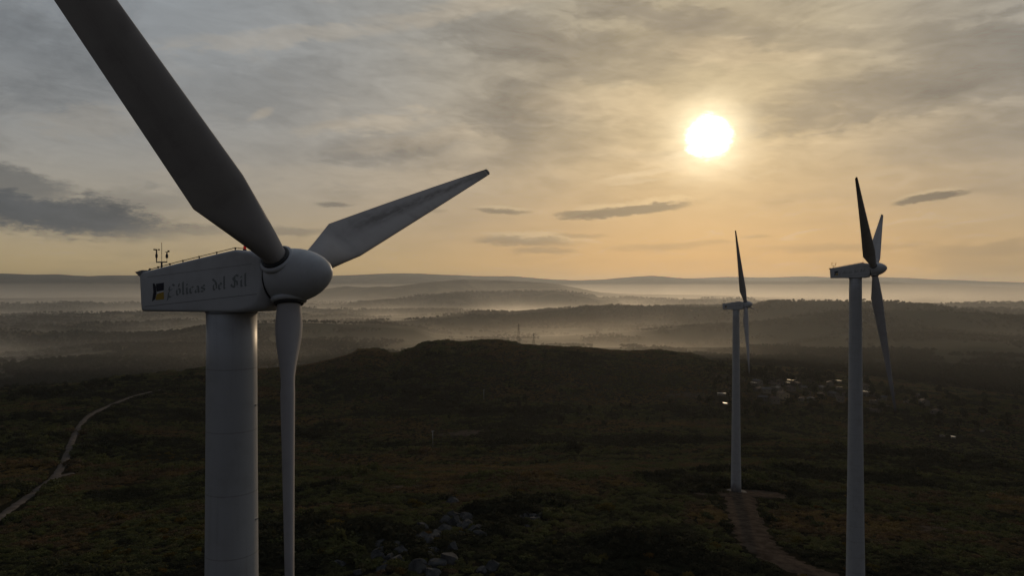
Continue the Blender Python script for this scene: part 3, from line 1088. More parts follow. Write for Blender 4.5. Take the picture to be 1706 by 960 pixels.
def polar(n, r0, r1, half=46, power=1.0):
    r = np.sqrt(rng.uniform(r0**2, r1**2, n)) if power == 1 else r0 * (r1 / r0) ** rng.uniform(0, 1, n)
    a = np.radians(rng.uniform(-half, half, n))
    return r * np.sin(a), r * np.cos(a), r


def clear_mask(x, y):
    ok = np.ones(len(x), bool)
    for cx, cy, cr in CLEAR:
        ok &= (x - cx)**2 + (y - cy)**2 > cr * cr
    return ok


X, Y, Rr = [np.concatenate(q) for q in zip(polar(52000, 60, 330), polar(190000, 300, 1150))]
dens = fbm(X / 48, Y / 48, 71, 4) + .35 * fbm(X / 9, Y / 9, 72, 3)
keep = (dens > np.where(Rr > 300, -.55, -.26) + .10 * rng.uniform(-1, 1, len(X))) & clear_mask(X, Y)
X, Y, Rr, dens = X[keep], Y[keep], Rr[keep], dens[keep]
Zg = terrain(X, Y)
clump = np.clip(fbm(X / 26, Y / 17, 73, 4) * 4.5, 0, 1) * np.clip(fbm(X / 120, Y / 80, 74, 3) * 5 + .5, 0, 1)
sc = (.5 + .7 * rng.uniform(0, 1, len(X))**2 + 2.0 * clump * rng.uniform(.4, 1, len(X))) * (.85 + Rr / 1700)
SC = np.stack([sc * rng.uniform(.95, 1.6, len(X)), sc * rng.uniform(.95, 1.6, len(X)), sc * rng.uniform(.55, .95, len(X)) * (1 + .7 * clump)], -1)
tint = .42 + 1.9 * fbm(X / 70, Y / 42, 76, 4) + 1.0 * fbm(X / 11, Y / 11, 77, 2) + rng.normal(0, .10, len(X)) - .28 * clump
scatter('scrub', 'low dark heath and broom covering the hillside', np.stack([X, Y, Zg - .1], -1), SC, shrub_variants, MAT['scrub'], np.clip(tint, 0, 1))

X, Y, Rr = polar(2600, 80, 420)
keep = (fbm(X / 40 + 9, Y / 40, 75, 4) > .045) & clear_mask(X, Y) & ((X < 20) | (rng.uniform(0, 1, len(X)) < .35))
X, Y = X[keep], Y[keep]
sc = rng.uniform(.6, 1.5, len(X))
scatter('broom', 'yellowing broom patches among the dark heath', np.stack([X, Y, terrain(X, Y) - .05], -1), np.stack([sc, sc, sc * .8], -1), gorse_variants, MAT['gorse'])

# woods of the valley
X, Y, Rr = polar(120000, 1350, 8500, 44, 0)
wm = fbm(X / 500, Y / 500, 51, 5) + .02
hedge = (fbm(X / 210 + 7, Y / 90, 83, 4) > .15) & (wm <= .015)
keep = (wm > .015) | hedge
X, Y, Rr, hedge = X[keep], Y[keep], Rr[keep], hedge[keep]
a_, r_ = np.radians(rng.uniform(-44, 44, 9000)), rng.uniform(1080, 1650, 9000)      # wooded ground just past the brow and the village
ex, ey = r_ * np.sin(a_), r_ * np.cos(a_)
ek = fbm(ex / 130, ey / 70, 87, 4) > -.07
X, Y, Rr, hedge = np.concatenate([X, ex[ek]]), np.concatenate([Y, ey[ek]]), np.concatenate([Rr, r_[ek]]), np.concatenate([hedge, np.ones(ek.sum(), bool)])
sc = rng.uniform(5, 11, len(X)) * (1 + Rr / 6000)
wood_variants = [c for _, c in tree_variants]
scatter('woodland', 'woods and hedgerow trees in the misty valley', np.stack([X, Y, terrain(X, Y) + np.where(hedge, 0, 1.5)], -1),
        np.stack([sc * 1.3, sc * 1.3, sc], -1), wood_variants, MAT['tree'])




def hides_shed(px, py, h):
    for sx, sy in SP + [(1202, 659), (1305, 664)]:
        if abs(px - sx) < 9 and -1 < py - sy < 22: return True
    return False


def place_tree(p, h, label, group, v=None):
    v = random.randrange(4) if v is None else v
    root = empty('tree', p, random.uniform(0, 6.28))
    root.scale = (h * random.uniform(.9, 1.3), h * random.uniform(.9, 1.3), h)
    tag(root, label, 'tree', group)
    link('trunk', tree_variants[v][0], None, root)
    link('crown', tree_variants[v][1], None, root)


for i in range(150):
    px = random.uniform(1180, 1700); py = random.uniform(0, 1) ** 1.2 * 84 + 614 + (px - 1180) * .045
    if hides_shed(px, py, 10): continue
    p = gp(px, py)
    place_tree(p, random.uniform(6, 11), 'dark broadleaf tree standing among the village roofs', 'village trees')
for i in range(46):
    px = random.gauss(1320, 65)
    place_tree(gp(px, 624 + max(0, px - 1250) * .06 + random.uniform(0, 14)), random.uniform(8, 13), 'tall dark tree of the grove behind the village', 'grove behind the village')
for i in range(46):
    px = random.uniform(-40, 345)
    if 205 < px < 290: continue
    p = gp(px, np.interp(px, [0, 345], [655, 624]) + random.uniform(2, 16))
    place_tree(p, random.uniform(4, 8), 'dark tree along the brow of the slope beyond the gravel track', 'trees on the brow')
for i in range(26):
    px = random.choice([random.uniform(860, 1180), random.uniform(540, 1100)])
    p = gp(px, random.uniform(655, 715))
    place_tree(p, random.uniform(4, 7.5), 'dark round tree in the hollow before the rounded hill', 'trees in the hollow')

SHR = [(1205, 822), (1197, 850), (1208, 880), (1275, 838), (1290, 850), (1300, 838), (1318, 858), (1335, 840), (1265, 852), (1282, 868), (1190, 835), (1180, 866),
       (1345, 868), (1362, 880), (1378, 862), (1160, 790), (1145, 800), (1300, 800), (1322, 796), (1480, 800), (1520, 830), (1560, 790), (1640, 830), (1660, 870), (1500, 870),
       (150, 880), (205, 866), (248, 878), (300, 872), (325, 905), (90, 905), (60, 870), (280, 930), (180, 930), (560, 880), (535, 905), (585, 850), (540, 930), (700, 845), (745, 835),
       (850, 838), (870, 845), (995, 850), (1015, 852), (1040, 840), (930, 925), (985, 940), (1060, 900), (1110, 880), (1120, 930)]
yellow = {25, 26, 27, 28, 29, 32, 33, 34, 35, 37, 38, 41, 42, 43}
for i, (x, y) in enumerate(SHR):
    p = gp(x, y)
    o = bpy.data.objects.new('shrub', (gorse_variants if i in yellow else bush_variants)[i % 3])
    COL.objects.link(o)
    o.location = p - Vector((0, 0, .1)); o.rotation_euler = (0, 0, i * 1.3)
    s = random.uniform(1.1, 2.1)
    o.scale = (s * 1.2, s * 1.1, s)
    if i in yellow: tag(o, 'rounded yellowing broom bush standing out of the dark heath', 'shrub', 'yellow bushes on the hillside')
    else: tag(o, 'rounded dark shrub standing out of the heath', 'shrub', 'dark bushes on the hillside')

# ----------------------------------------------------------------------------- rocks
def rock_material():
    m, nt, b = material('granite')
    co = nt.node('ShaderNodeTexCoord').outputs['Object']
    n = nt.noise(co, 1.6, 8, .65)
    n2 = nt.noise(co, 9, 5, .6)
    c = nt.mix(nt.ramp(n, .35, .65), (.035, .036, .038), (.08, .08, .079))
    c = nt.mix(nt.ramp(n2, .55, .7, 0, .5), c, (.10, .095, .07))
    nt.put(b.inputs['Base Color'], c); b.inputs['Roughness'].default_value = 1; b.inputs['Specular IOR Level'].default_value = .05
    bp = nt.node('ShaderNodeBump'); bp.inputs['Strength'].default_value = .5
    nt.put(bp.inputs['Height'], n); nt.l.new(bp.outputs[0], b.inputs['Normal'])
    return m


MAT['rock'] = rock_material()
rock_variants = []
for i in range(6):
    bm = bmesh.new()
    bmesh.ops.create_icosphere(bm, subdivisions=3, radius=1)
    g = random.Random(500 + i)
    planes = [(Vector((g.gauss(0, 1), g.gauss(0, 1), g.gauss(0, 1))).normalized(), g.uniform(.42, .8)) for _ in range(12)]
    for v in bm.verts:
        p = v.co.copy()
        for nn, dd in planes:
            e = p.dot(nn) - dd
            if e > 0: p -= nn * e
        q = np.array([p.x * 1.7 + i * 7 + p.z]); w = np.array([p.y * 1.7 - p.z])
        v.co = p * (1 + .16 * float(fbm(q, w, 600 + i, 4)[0]))
    me = bm_mesh('boulder', bm, False); me.materials.append(MAT['rock'])
    rock_variants.append(me)


def rock(p, s, label, group, i):
    o = bpy.data.objects.new('boulder', rock_variants[i % 6]); COL.objects.link(o)
    o.location = p + Vector((0, 0, s * .02)); o.rotation_euler = (random.uniform(-.3, .3), random.uniform(-.3, .3), random.uniform(0, 6.28))
    o.scale = (s * random.uniform(.8, 1.3), s * random.uniform(.8, 1.2), s * random.uniform(.7, 1.05))
    tag(o, label, 'boulder', group)


for i, (p, q) in enumerate(ROCKS):
    rock(p, q, 'grey granite boulder in the rocky outcrop on the near slope', 'boulders of the outcrop', i)
for i, (p, q) in enumerate(KNOT):
    rock(p, q, 'grey granite boulder in the small rock knot beside the outcrop', 'boulders of the rock knot', i)
bx = T[1]['base']
rock(Vector((bx.x - 2.55, bx.y - 2.4, ground_z(bx.x - 2.5, bx.y - 2.4) + .2)), .75, 'tan boulder at the left foot of the right turbine tower', None, 2)
rock(Vector((bx.x + 2.5, bx.y - 2.4, ground_z(bx.x + 2.5, bx.y - 2.4) + .1)), .6, 'small pale rock at the right foot of the right turbine tower', None, 4)

# ----------------------------------------------------------------------------- village
MAT['stone_wall'] = simple('rubble_stone_wall', (.10, .09, .076), .9, 0, .3, 1.2)
MAT['render_wall'] = simple('pale_rendered_wall', (.17, .145, .115), .85, 0, .15, .8)
MAT['tile_roof'] = simple('dull_clay_roof', (.065, .042, .034), .8, 0, .3, 1.5, 0, .1)
MAT['slate_roof'] = simple('slate_roof', (.06, .06, .065), .8, 0, .25, 1.5, 0, .15)
MAT['sheet_roof'] = simple('corrugated_sheet_roof', (.55, .56, .58), .22, .85, .1, .6)
MAT['pane'] = simple('window_glass', (.02, .022, .025), .08)
MAT['wood'] = simple('old_door_wood', (.08, .05, .03), .7)


def house_meshes(w, l, h, pitch, mono):
    """wall, roof, window, door and chimney pieces, base at the origin, ridge along Y"""
    out = {}
    rise = math.tan(pitch) * (w if mono else w / 2)
    bm = bmesh.new()
    if mono: prof = [(-w / 2, -1.2), (w / 2, -1.2), (w / 2, h), (-w / 2, h + rise)]
    else: prof = [(-w / 2, -1.2), (w / 2, -1.2), (w / 2, h), (0, h + rise), (-w / 2, h)]
    A = [bm.verts.new((x, -l / 2, z)) for x, z in prof]; B = [bm.verts.new((x, l / 2, z)) for x, z in prof]
    bm.faces.new(A); bm.faces.new(B[::-1])
    for i in range(len(prof)): bm.faces.new((A[i], A[(i + 1) % len(prof)], B[(i + 1) % len(prof)], B[i]))
    out['wall'] = bm_mesh('wall', bm)
    bm = bmesh.new()
    e, th = .45, .16
    if mono:
        s = rise / w
        P = [(-w / 2 - e, h + rise + e * s + .03), (w / 2 + e, h - e * s + .03), (w / 2 + e, h - e * s + .03 + th), (-w / 2 - e, h + rise + e * s + .03 + th)]
    else:
        s = rise / (w / 2)
        P = [(-w / 2 - e, h - e * s + .03), (0, h + rise + .03), (w / 2 + e, h - e * s + .03), (w / 2 + e, h - e * s + .03 + th), (0, h + rise + .03 + th), (-w / 2 - e, h - e * s + .03 + th)]
    A = [bm.verts.new((x, -l / 2 - e, z)) for x, z in P]; B = [bm.verts.new((x, l / 2 + e, z)) for x, z in P]
    bm.faces.new(A); bm.faces.new(B[::-1])
    for i in range(len(P)): bm.faces.new((A[i], A[(i + 1) % len(P)], B[(i + 1) % len(P)], B[i]))
    out['roof'] = bm_mesh('roof', bm)
    wins = []
    for sx in (-1, 1):
        for yy in (-l * .28, l * .28):
            bm = bmesh.new(); add_box(bm, (sx * (w / 2 + .02), yy, h * .6), (.08, 1.0, 1.1)); wins.append(bm_mesh('window', bm))
    for sy in (-1, 1):
        bm = bmesh.new(); add_box(bm, (w * .2, sy * (l / 2 + .02), h * .6), (.9, .08, 1.1)); wins.append(bm_mesh('window', bm))
    out['window'] = wins
    bm = bmesh.new(); add_box(bm, (-w * .2, -l / 2 - .03, 1.0), (1.1, .1, 2.0)); out['door'] = bm_mesh('door', bm)
    bm = bmesh.new(); add_box(bm, (w * .12, l * .25, h + rise + .4), (.6, .6, 1.4)); out['chimney'] = bm_mesh('chimney', bm)
    return out


HV = [house_meshes(7, 10, 4.6, rad(22), False), house_meshes(8, 8, 5.2, rad(20), False), house_meshes(6, 12, 3.4, rad(17), False)]
SV = [house_meshes(9, 13, 3.2, rad(3.5), True), house_meshes(7, 9, 2.8, rad(5), True)]


def house(p, rz, v, wall, roof, name, label, cat, group, s=1.0, shed=False):
    root = empty(name, p, rz)
    root.scale = (s, s, s)
    tag(root, label, cat, group)
    ms = (SV if shed else HV)[v]

    def put(nm, me, mat, parent):
        o = bpy.data.objects.new(nm, me); COL.objects.link(o); o.parent = parent
        if len(me.materials) == 0: me.materials.append(mat)
        o.material_slots[0].link = 'OBJECT'; o.material_slots[0].material = mat
        return o
    put('wall', ms['wall'], wall, root)
    r = put('roof', ms['roof'], roof, root)
    if not shed: put('chimney', ms['chimney'], wall, r)
    for w in ms['window'][:4 if shed else 6]: put('window', w, MAT['pane'], root)
    put('door', ms['door'], MAT['wood'], root)


g = random.Random(21)
HP = [(1262, 641), (1283, 636), (1290, 644), (1300, 640), (1322, 634), (1330, 642), (1338, 650), (1352, 640), (1360, 646), (1372, 652), (1383, 644), (1395, 650), (1298, 652),
      (1345, 658), (1368, 660), (1388, 662), (1440, 650), (1452, 662), (1470, 668), (1486, 660), (1510, 672), (1530, 664), (1540, 676), (1262, 652), (1275, 655), (1318, 652), (1335, 668), (1352, 672), (1400, 670), (1412, 660), (1425, 672), (1475, 682), (1560, 690), (1270, 668), (1290, 672), (1455, 688), (1248, 648)]
for i, (x, y) in enumerate(HP):
    if any(abs(x - q[0]) < 9 and 0 < y - q[1] < 9 for q in SP): continue
    house(gp(x, y), g.uniform(0, 3.14), i % 3, MAT['stone_wall'] if i % 2 else MAT['render_wall'], MAT['tile_roof'] if i % 3 else MAT['slate_roof'], 'house',
          'small village house with a dark gabled roof among trees', 'house', 'village houses', g.uniform(.65, .95))
for i, (x, y) in enumerate(SP):
    house(gp(x, y) + Vector((0, 0, .45)), -SUN_AZ + g.uniform(-.35, .35) + 1.57 * (i % 2), i % 2, MAT['stone_wall'], MAT['sheet_roof'], 'shed', 'low shed whose metal sheet roof glints in the sun', 'shed', 'sheds with glinting roofs', g.uniform(.48, .72) * (.55 if i >= 10 else 1), True)
MAT['pale_roof'] = simple('pale_fibre_cement_roof', (.34, .34, .33), .6)
house(gp(1202, 659), 1.4, 0, MAT['render_wall'], MAT['pale_roof'], 'shed', 'long pale flat-roofed barn apart from the village, left of the farthest turbine tower', 'barn', None, .55, True)
MAT['pale_facade'] = simple('ochre_rendered_facade', (.42, .32, .20), .9, 0, .1, .8)
house(gp(1305, 664), .15, 0, MAT['pale_facade'], MAT['tile_roof'], 'house', 'pale tall house front standing lowest in the village', 'house', None, 1.05)
for i, (x, y) in enumerate([(1150, 519), (1166, 518), (1205, 521), (1212, 521), (945, 556), (962, 560), (985, 563), (1010, 552), (232, 597), (250, 594)]):
    house(gp(x, y), g.uniform(0, 3.1), i % 2, MAT['render_wall'], MAT['sheet_roof'], 'shed', 'distant pale farm building half lost in the valley mist', 'farm building', 'farm buildings in the mist', 1.8, True)

# ----------------------------------------------------------------------------- poles and masts
def utility_pole(p, h, label, mat):
    root = empty('utility_pole', p, .7)
    tag(root, label, 'utility pole')
    bm = bmesh.new(); add_tube(bm, [(0, 0, -.5), (0, 0, h)], [.19, .12], 10); link('post', bm_mesh('post', bm, True), mat, root)
    bm = bmesh.new(); add_box(bm, (0, 0, h - .45), (2.2, .12, .14)); ca = link('crossarm', bm_mesh('crossarm', bm), mat, root)
    for u in (-.95, 0, .95):
        bm = bmesh.new(); add_lathe(bm, [(0, 0), (.07, .02), (.08, .1), (.05, .14), (.07, .2), (0, .26)], 8)
        link('insulator', bm_mesh('insulator', bm, True), MAT['white'], ca, (u, 0, h - .38))


def lattice_mast(p, h, w, label):
    root = empty('lattice_mast', p, .4)
    tag(root, label, 'pylon')
    bm = bmesh.new()
    legs = [(-1, -1), (1, -1), (1, 1), (-1, 1)]
    nb = 9
    hw = lambda z: w * (1 - .86 * z / h)
    for sx, sy in legs:
        add_tube(bm, [(sx * w, sy * w, -.5), (sx * hw(h), sy * hw(h), h)], .075, 5)
    for k in range(nb):
        z0, z1 = h * k / nb, h * (k + 1) / nb
        for i in range(4):
            a, b = legs[i], legs[(i + 1) % 4]
            add_tube(bm, [(a[0] * hw(z0), a[1] * hw(z0), z0), (b[0] * hw(z1), b[1] * hw(z1), z1)], .035, 4)
            add_tube(bm, [(b[0] * hw(z0), b[1] * hw(z0), z0), (a[0] * hw(z1), a[1] * hw(z1), z1)], .035, 4)
    link('frame', bm_mesh('frame', bm), MAT['steel'], root)
    for z in (h * .78, h * .92):
        bm = bmesh.new()
        add_tube(bm, [(-w * 1.5, 0, z), (0, 0, z + .5), (w * 1.5, 0, z)], .05, 4)
        add_tube(bm, [(-w * 1.5, 0, z), (w * 1.5, 0, z)], .05, 4)
        link('crossarm', bm_mesh('crossarm', bm), MAT['steel'], root)


utility_pole(gp(806, 668), 9.5, 'pale concrete utility pole on the slope below the rounded hill', MAT['galv'])
utility_pole(gp(721, 745), 9.5, 'utility pole standing in the scrub lower down than the pale one', MAT['galv'])
utility_pole(gp(110, 634), 8.5, 'dark utility pole on the brow beyond the gravel track', MAT['bark'])
pm = gp(864, 577)
lattice_mast(pm, 25, 1.7, 'taller of two lattice pylons on the crest of the rounded hill')
pm = gp(889, 579)
lattice_mast(pm, 16, 1.3, 'shorter of two lattice pylons on the crest of the rounded hill')
az = math.atan((928 - CX) / F)
lattice_mast(Vector((8000 * math.sin(az), 8000 * math.cos(az), ground_z(8000 * math.sin(az), 8000 * math.cos(az)) - 3)), 55, 4, 'tiny lattice mast on a distant wooded ridge top')

# ----------------------------------------------------------------------------- air
def volume(name, density, aniso, col=(1, 1, 1)):
    m = bpy.data.materials.new(name)
    m.use_nodes = True
    n = m.node_tree.nodes; n.remove(n['Principled BSDF'])
    pv = n.new('ShaderNodeVolumePrincipled')
    pv.inputs['Density'].default_value = density
    pv.inputs['Anisotropy'].default_value = aniso
    pv.inputs['Color'].default_value = (*col, 1)
    m.node_tree.links.new(pv.outputs[0], n['Material Output'].inputs['Volume'])
    return m


zmin = float(ZZ.min()) - 2.0
zmax = max(float(ZZ.max()), 30.0) + 22.0
bm = bmesh.new()
add_box(bm, (0, 0, (zmin + zmax) / 2), (50000, 50000, zmax - zmin))
hz = link('haze', bm_mesh('haze', bm), volume('hazy_air', 4.1e-5, .60, (.79, .83, .87)))
tag(hz, 'pale morning haze filling the air over the valley', None, None, 'stuff')



# morning mist lying in the valley: thickest on the valley floor, thinning upwards, in drifts
def mist_material():
    m = bpy.data.materials.new('valley_mist')
    m.use_nodes = True
    nt = NT(m.node_tree)
    nt.n.remove(nt.n['Principled BSDF'])
    p = nt.node('ShaderNodeNewGeometry').outputs['Position']
    q = nt.sep(p)
    flat = nt.xyz(nt.m('MULTIPLY', q[0], .55), q[1], 0)
    r = nt.vm('LENGTH', p)
    far = nt.ramp(r, 5500, 10500)
    side = nt.ramp(nt.m('DIVIDE', q[0], r), -.22, .12, 1, 0)
    n1 = nt.noise(flat, 1 / 650, 5, .6, .5)
    n2 = nt.noise(flat, 1 / 2400, 3, .5)
    drift = nt.m('MULTIPLY', nt.ramp(n1, .38, .68, .10, 1.9), nt.ramp(n2, .35, .65, .45, 1.5))
    drift = nt.mix(far, drift, nt.m('ADD', .75, nt.m('MULTIPLY', drift, .3)))
    drift = nt.m('MULTIPLY', drift, nt.mix(far, nt.ramp(nt.m('DIVIDE', q[0], r), .16, .40, 1, .25), 1.0))
    H = nt.m('ADD', 26, nt.m('MULTIPLY', far, 46))
    z0 = nt.m('ADD', -206, nt.m('MULTIPLY', far, 26))
    e = nt.m('MINIMUM', nt.m('POWER', 2.718, nt.m('DIVIDE', nt.m('SUBTRACT', z0, q[2]), H)), 2.0)
    d = nt.m('MULTIPLY', nt.m('MULTIPLY', e, drift), nt.m('ADD', 1.1e-3, nt.m('MULTIPLY', nt.m('MULTIPLY', far, side), 2.0e-4)))
    pv = nt.node('ShaderNodeVolumePrincipled')
    pv.inputs['Color'].default_value = (1.0, .94, .83, 1)
    pv.inputs['Anisotropy'].default_value = .68
    nt.put(pv.inputs['Density'], d)
    m.node_tree.links.new(pv.outputs[0], nt.n['Material Output'].inputs['Volume'])
    try: m.cycles.volume_step_rate = MIST_STEP
    except Exception: pass
    return m


MIST_STEP = .12
bm = bmesh.new()
a0 = rad(46)
P = []
for r in (1350, 16500):
    P.append([(r * math.sin(a), r * math.cos(a)) for a in np.linspace(-a0, a0, 25)])
zt_, zb_ = 60.0, zmin + 1.0
lo = [bm.verts.new((x, y, zb_)) for x, y in P[0]] + [bm.verts.new((x, y, zb_)) for x, y in P[1][::-1]]
hi = [bm.verts.new((v.co.x, v.co.y, zt_)) for v in lo]
n = len(lo)
half = n // 2
for k in range(half - 1):
    bm.faces.new((lo[k], lo[k + 1], lo[n - 2 - k], lo[n - 1 - k]))
    bm.faces.new((hi[k], hi[n - 1 - k], hi[n - 2 - k], hi[k + 1]))
for k in range(n):
    bm.faces.new((lo[k], hi[k], hi[(k + 1) % n], lo[(k + 1) % n]))
tag(link('mist', bm_mesh('mist', bm), mist_material()), 'drifts of morning mist lying in the valley', None, None, 'stuff')
S.cycles.volume_max_steps = 256

# ----------------------------------------------------------------------------- sky
w = bpy.data.worlds.new('World')
S.world = w
w.use_nodes = True
nt = NT(w.node_tree)
bg = w.node_tree.nodes['Background']
sky = nt.node('ShaderNodeTexSky', sky_type='NISHITA')
sky.sun_disc = False
sky.sun_elevation = SUN_EL
sky.sun_rotation = SUN_AZ
sky.air_density = 1.2; sky.dust_density = 5.0; sky.ozone_density = 1.0; sky.altitude = 700
STR = .1
bg.inputs['Strength'].default_value = STR
UP = 2 ** (-EXPOSURE) / STR                  # veil colours below are written as they look at this exposure
dirv = nt.node('ShaderNodeTexCoord').outputs['Generated']
ds = nt.sep(dirv)
AZ = nt.m('ARCTAN2', ds[0], ds[1])
EL = nt.m('ARCSINE', ds[2])
cosS = nt.vm('DOT_PRODUCT', dirv, tuple(SUN_DIR))
ANG = nt.m('ARCCOSINE', nt.m('MINIMUM', cosS, .999999))


def lin(r, g, b):
    f = lambda c: (c / 255 / 12.92) if c / 255 <= .04045 else ((c / 255 + .055) / 1.055) ** 2.4
    return (f(r), f(g), f(b))


# high thin cloud veil: grey blue away from the sun, tan towards it, orange low down
elc = nt.m('MAXIMUM', EL, 0.0)
near = nt.m('POWER', 2.718, nt.m('MULTIPLY', nt.m('POWER', nt.m('DIVIDE', ANG, .38), 1.7), -1.0))
low = nt.m('POWER', 2.718, nt.m('DIVIDE', elc, -.10))
veil = nt.mix(near, lin(139, 147, 155), lin(188, 171, 135))
lowcol = nt.mix(near, lin(204, 172, 100), lin(240, 162, 42))
veil = nt.mix(nt.m('MULTIPLY', low, .95), veil, lowcol)
# clouds: streaks of a high sheet, seen in perspective
inv = nt.m('DIVIDE', 1.0, nt.m('ADD', nt.m('MAXIMUM', ds[2], 0.0), .10))
cu = nt.m('MULTIPLY', ds[0], inv); cv = nt.m('MULTIPLY', ds[1], inv)
cp = nt.xyz(nt.m('ADD', cu, nt.m('MULTIPLY', cv, .35)), nt.m('MULTIPLY', cv, .9), 0)
n1 = nt.noise(cp, 1.5, 10, .62, .8)
n2 = nt.noise(nt.vm('ADD', cp, (7.3, 2.1, 0)), .55, 6, .55, .4)
n3 = nt.noise(nt.vm('ADD', nt.xyz(nt.m('MULTIPLY', cu, 1.0), nt.m('MULTIPLY', cv, .5), 0), (1.3, 9.1, 0)), 3.2, 7, .6, .8)
dark = nt.m('MULTIPLY', nt.ramp(nt.m('ADD', nt.m('MULTIPLY', n1, .6), nt.m('MULTIPLY', n2, .4)), .46, .66), nt.ramp(EL, .10, .30, .25, 1))
veil = nt.mix(nt.m('MULTIPLY', dark, .75), veil, nt.mix(near, lin(92, 96, 100), lin(132, 120, 104)))
brt = nt.m('MULTIPLY', nt.ramp(n3, .52, .72), nt.ramp(n2, .35, .6, 1, .2))
veil = nt.mix(nt.m('MULTIPLY', brt, nt.m('ADD', .18, nt.m('MULTIPLY', near, .2))), veil, nt.mix(near, lin(176, 170, 160), lin(226, 200, 160)))

# single low clouds: (azimuth px, elevation px, half width, half height, tilt, opacity, softness) in the sky round the camera
wq = nt.xyz(nt.m('MULTIPLY', AZ, 9.0), nt.m('MULTIPLY', EL, 26.0), 0)
warp = nt.m('SUBTRACT', nt.noise(wq, 1.6, 8, .66), .5)
warp2 = nt.m('SUBTRACT', nt.noise(nt.vm('ADD', wq, (5, 3, 1)), 6.0, 7, .68), .5)
LOWC = [(1045, 351, 122, 9.5, -.10, .95), (985, 355, 66, 7, -.02, .8), (1548, 329, 68, 7, -.12, .95), (1590, 324, 30, 4, -.1, .6),
        (556, 341, 36, 5, 0, .65), (836, 352, 50, 6, .05, .75), (880, 402, 95, 10, .03, .6), (905, 418, 70, 7, 0, .45), (1095, 412, 95, 7, -.03, .35), (1300, 337, 36, 3, -.05, .2),
        (490, 384, 62, 9, 0, .45), (330, 384, 60, 9, 0, .4), (1260, 394, 30, 3, 0, .35), (1400, 412, 170, 8, 0, .3), (1640, 415, 130, 12, -.02, .35), (720, 352, 26, 4, 0, .3), (965, 392, 50, 5, .04, .4),
        (1190, 404, 40, 5, 0, .3), (1660, 438, 170, 26, 0, .3)]


def clouds(spec, ragged, w_big, w_small, soft0=.25, soft1=1.15):
    cm = None
    for (x, y, hw, hh_, tilt, op) in spec:
        azc = math.atan((x - CX) / F)
        elc_ = math.atan((CY - y) / F * math.cos(azc))
        k = 1 / F * math.cos(azc) ** 2
        du = nt.m('SUBTRACT', AZ, azc)
        dv = nt.m('SUBTRACT', EL, elc_)
        dv = nt.m('ADD', dv, nt.m('MULTIPLY', du, tilt))
        a = nt.m('DIVIDE', nt.m('ADD', du, nt.m('MULTIPLY', nt.m('ADD', w_small, nt.m('MULTIPLY', w_big, .7)), hw * k * 1.0 * ragged)), hw * k)
        b = nt.m('DIVIDE', nt.m('ADD', dv, nt.m('MULTIPLY', nt.m('ADD', w_big, nt.m('MULTIPLY', w_small, .6)), hh_ / F * 2.6 * ragged)), hh_ / F)
        q = nt.m('ADD', nt.m('MULTIPLY', a, a), nt.m('MULTIPLY', b, b))
        c = nt.m('MULTIPLY', nt.ramp(q, soft0, soft1, 1, 0), op)
        cm = c if cm is None else nt.m('MAXIMUM', cm, c)
    return cm


# the broad soft masses of the high sheet
wq2 = nt.xyz(nt.m('MULTIPLY', AZ, 4.0), nt.m('MULTIPLY', EL, 11.0), 0)
wb = nt.m('SUBTRACT', nt.noise(wq2, 1.3, 7, .6, .6), .5)
ws = nt.m('SUBTRACT', nt.noise(nt.vm('ADD', wq2, (3, 8, 2)), 5.5, 8, .68, .7), .5)
HIGHD = [(890, 70, 190, 34, .10, .55), (1090, 28, 170, 26, .18, .7), (1470, 165, 250, 38, -.03, .7), (1640, 90, 190, 80, .1, .6), (1330, 60, 160, 24, .2, .35), (870, 185, 120, 48, .05, .5), (640, 245, 130, 26, -.12, .5),
         (420, 150, 170, 50, -.2, .25), (1000, 120, 150, 26, .1, .35), (1600, 235, 200, 30, 0, .35), (240, 330, 110, 24, -.1, .3), (60, 120, 200, 90, 0, .25)]
HIGHB = [(480, 62, 230, 16, -.17, .4), (615, 205, 120, 17, -.13, .55), (440, 183, 24, 9, -.5, .55), (700, 232, 140, 18, -.12, .4), (640, 300, 240, 22, .0, .4), (160, 205, 160, 24, -.1, .3), (1090, 268, 110, 14, .22, .5),
         (1040, 300, 60, 8, -.12, .4), (1120, 262, 70, 6, -.3, .7), (1075, 288, 90, 5, -.15, .7), (1060, 303, 60, 4, -.1, .6), (1000, 180, 160, 34, .05, .35), (1250, 90, 150, 22, .15, .35), (760, 20, 170, 16, -.12, .35), (330, 290, 120, 14, -.1, .35), (1330, 255, 220, 26, .0, .25)]
cd = clouds(HIGHD, 1.1, wb, ws, 0, 1.3)
cb = clouds(HIGHB, 1.5, wb, ws, 0, 1.3)
veil = nt.mix(cd, veil, nt.mix(near, lin(94, 97, 100), lin(132, 121, 106)))
veil = nt.mix(nt.m('MULTIPLY', cb, .8), veil, nt.mix(near, lin(178, 168, 152), lin(228, 200, 158)))
rim = clouds([(x + 4, y - h * .75, w_ * .95, h, t_, .5) for x, y, w_, h, t_, o_ in (LOWC[0], LOWC[2], LOWC[5], LOWC[6])], 1.0, warp, warp2, .1, 1.3)
cm = clouds(LOWC[:4], .8, warp, warp2, .35, 1.15)
cm = nt.m('MAXIMUM', cm, clouds(LOWC[4:], 1.2, warp, warp2, .0, 1.25))
fw = nt.xyz(nt.m('ADD', nt.m('MULTIPLY', AZ, 9.0), nt.m('MULTIPLY', EL, 6.0)), nt.m('MULTIPLY', EL, 30.0), 0)
fine = nt.m('SUBTRACT', nt.noise(fw, 1.0, 9, .64, 1.1), .5)
finer = nt.m('SUBTRACT', nt.noise(nt.vm('ADD', fw, (11, 4, 3)), 2.6, 8, .66, .9), .5)
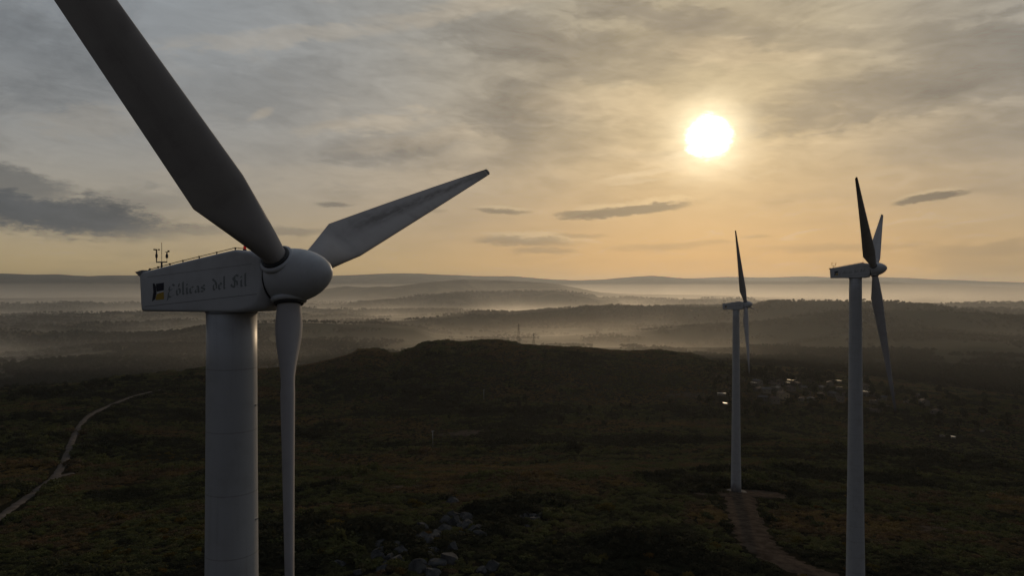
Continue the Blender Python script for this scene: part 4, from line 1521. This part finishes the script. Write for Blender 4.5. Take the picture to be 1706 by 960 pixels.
tex = nt.m('ADD', 1.0, nt.m('MULTIPLY', nt.m('ADD', nt.m('MULTIPLY', fine, .95), nt.m('MULTIPLY', finer, .42)), nt.m('MULTIPLY', nt.ramp(EL, .05, .22, .18, 1), nt.ramp(AZ, -.45, .05, .45, 1))))
veil = nt.vm('MULTIPLY', veil, nt.xyz(tex, tex, tex))
bank = clouds([(70, 352, 275, 36, .10, 1.0), (20, 300, 130, 24, .16, .7)], .6, warp, warp2, .15, 1.2)
bt_ = nt.m('ADD', 1.0, nt.m('ADD', nt.m('MULTIPLY', warp, .5), nt.m('MULTIPLY', fine, .5)))
veil = nt.mix(bank, veil, nt.vm('MULTIPLY', nt.mix(near, lin(86, 89, 92), lin(138, 116, 88)), nt.xyz(bt_, bt_, bt_)))
veil = nt.mix(rim, veil, nt.mix(near, lin(176, 166, 146), lin(236, 204, 152)))
veil = nt.mix(cm, veil, nt.mix(near, lin(88, 90, 92), lin(126, 109, 86)))
# light scattered forward through the veil round the sun, and the sun itself
aur = nt.m('ADD', nt.m('MULTIPLY', nt.m('POWER', 2.718, nt.m('DIVIDE', ANG, -.12)), .13), nt.m('MULTIPLY', nt.m('POWER', 2.718, nt.m('MULTIPLY', nt.m('POWER', nt.m('DIVIDE', ANG, .044), 2), -1)), nt.m('ADD', .95, nt.m('MULTIPLY', ws, 1.2))))
aurc = nt.mix(1, nt.node('ShaderNodeRGB').outputs[0], (1, 1, 1))
aurv = nt.vm('MULTIPLY', nt.xyz(aur, aur, aur), (1.0, .87, .60))
veil = nt.vm('ADD', veil, aurv)
disc = nt.ramp(nt.m('ADD', ANG, nt.m('ADD', nt.m('MULTIPLY', warp2, .020), nt.m('MULTIPLY', ws, .030))), .0155, .0345, 1, 0)
veil = nt.vm('ADD', veil, nt.vm('MULTIPLY', nt.xyz(disc, disc, disc), (2.2, 2.0, 1.7)))
back = nt.ramp(cosS, -.15, .68, .35, 1)  # unseen sky away from the sun dimmed to keep the turbines' shaded sides dark
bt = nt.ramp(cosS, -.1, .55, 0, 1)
veil = nt.vm('MULTIPLY', veil, nt.mix(bt, (.99, 1.0, 1.12), (1, 1, 1)))  # bluish tint added to that unseen sky to cool the shaded paint
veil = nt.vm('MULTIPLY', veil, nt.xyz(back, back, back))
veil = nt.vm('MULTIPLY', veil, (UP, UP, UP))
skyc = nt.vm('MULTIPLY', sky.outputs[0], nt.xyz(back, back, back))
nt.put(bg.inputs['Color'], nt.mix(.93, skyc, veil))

sun = bpy.data.lights.new('sun', 'SUN')
sun.energy = 3.2
sun.angle = rad(.53)
sun.color = (1.0, .74, .47)
so = bpy.data.objects.new('sun', sun)
COL.objects.link(so)
so.rotation_euler = SUN_DIR.to_track_quat('Z', 'Y').to_euler()

# ----------------------------------------------------------------------------- camera
cam = bpy.data.cameras.new('camera')
cam.sensor_fit = 'HORIZONTAL'
cam.sensor_width = 36.0
cam.lens = F / 1706 * 36
cam.clip_start = .1
cam.clip_end = 120000
co = bpy.data.objects.new('camera', cam)
COL.objects.link(co)
co.location = (0, 0, 0)
co.rotation_euler = (rad(90), 0, 0)
S.camera = co
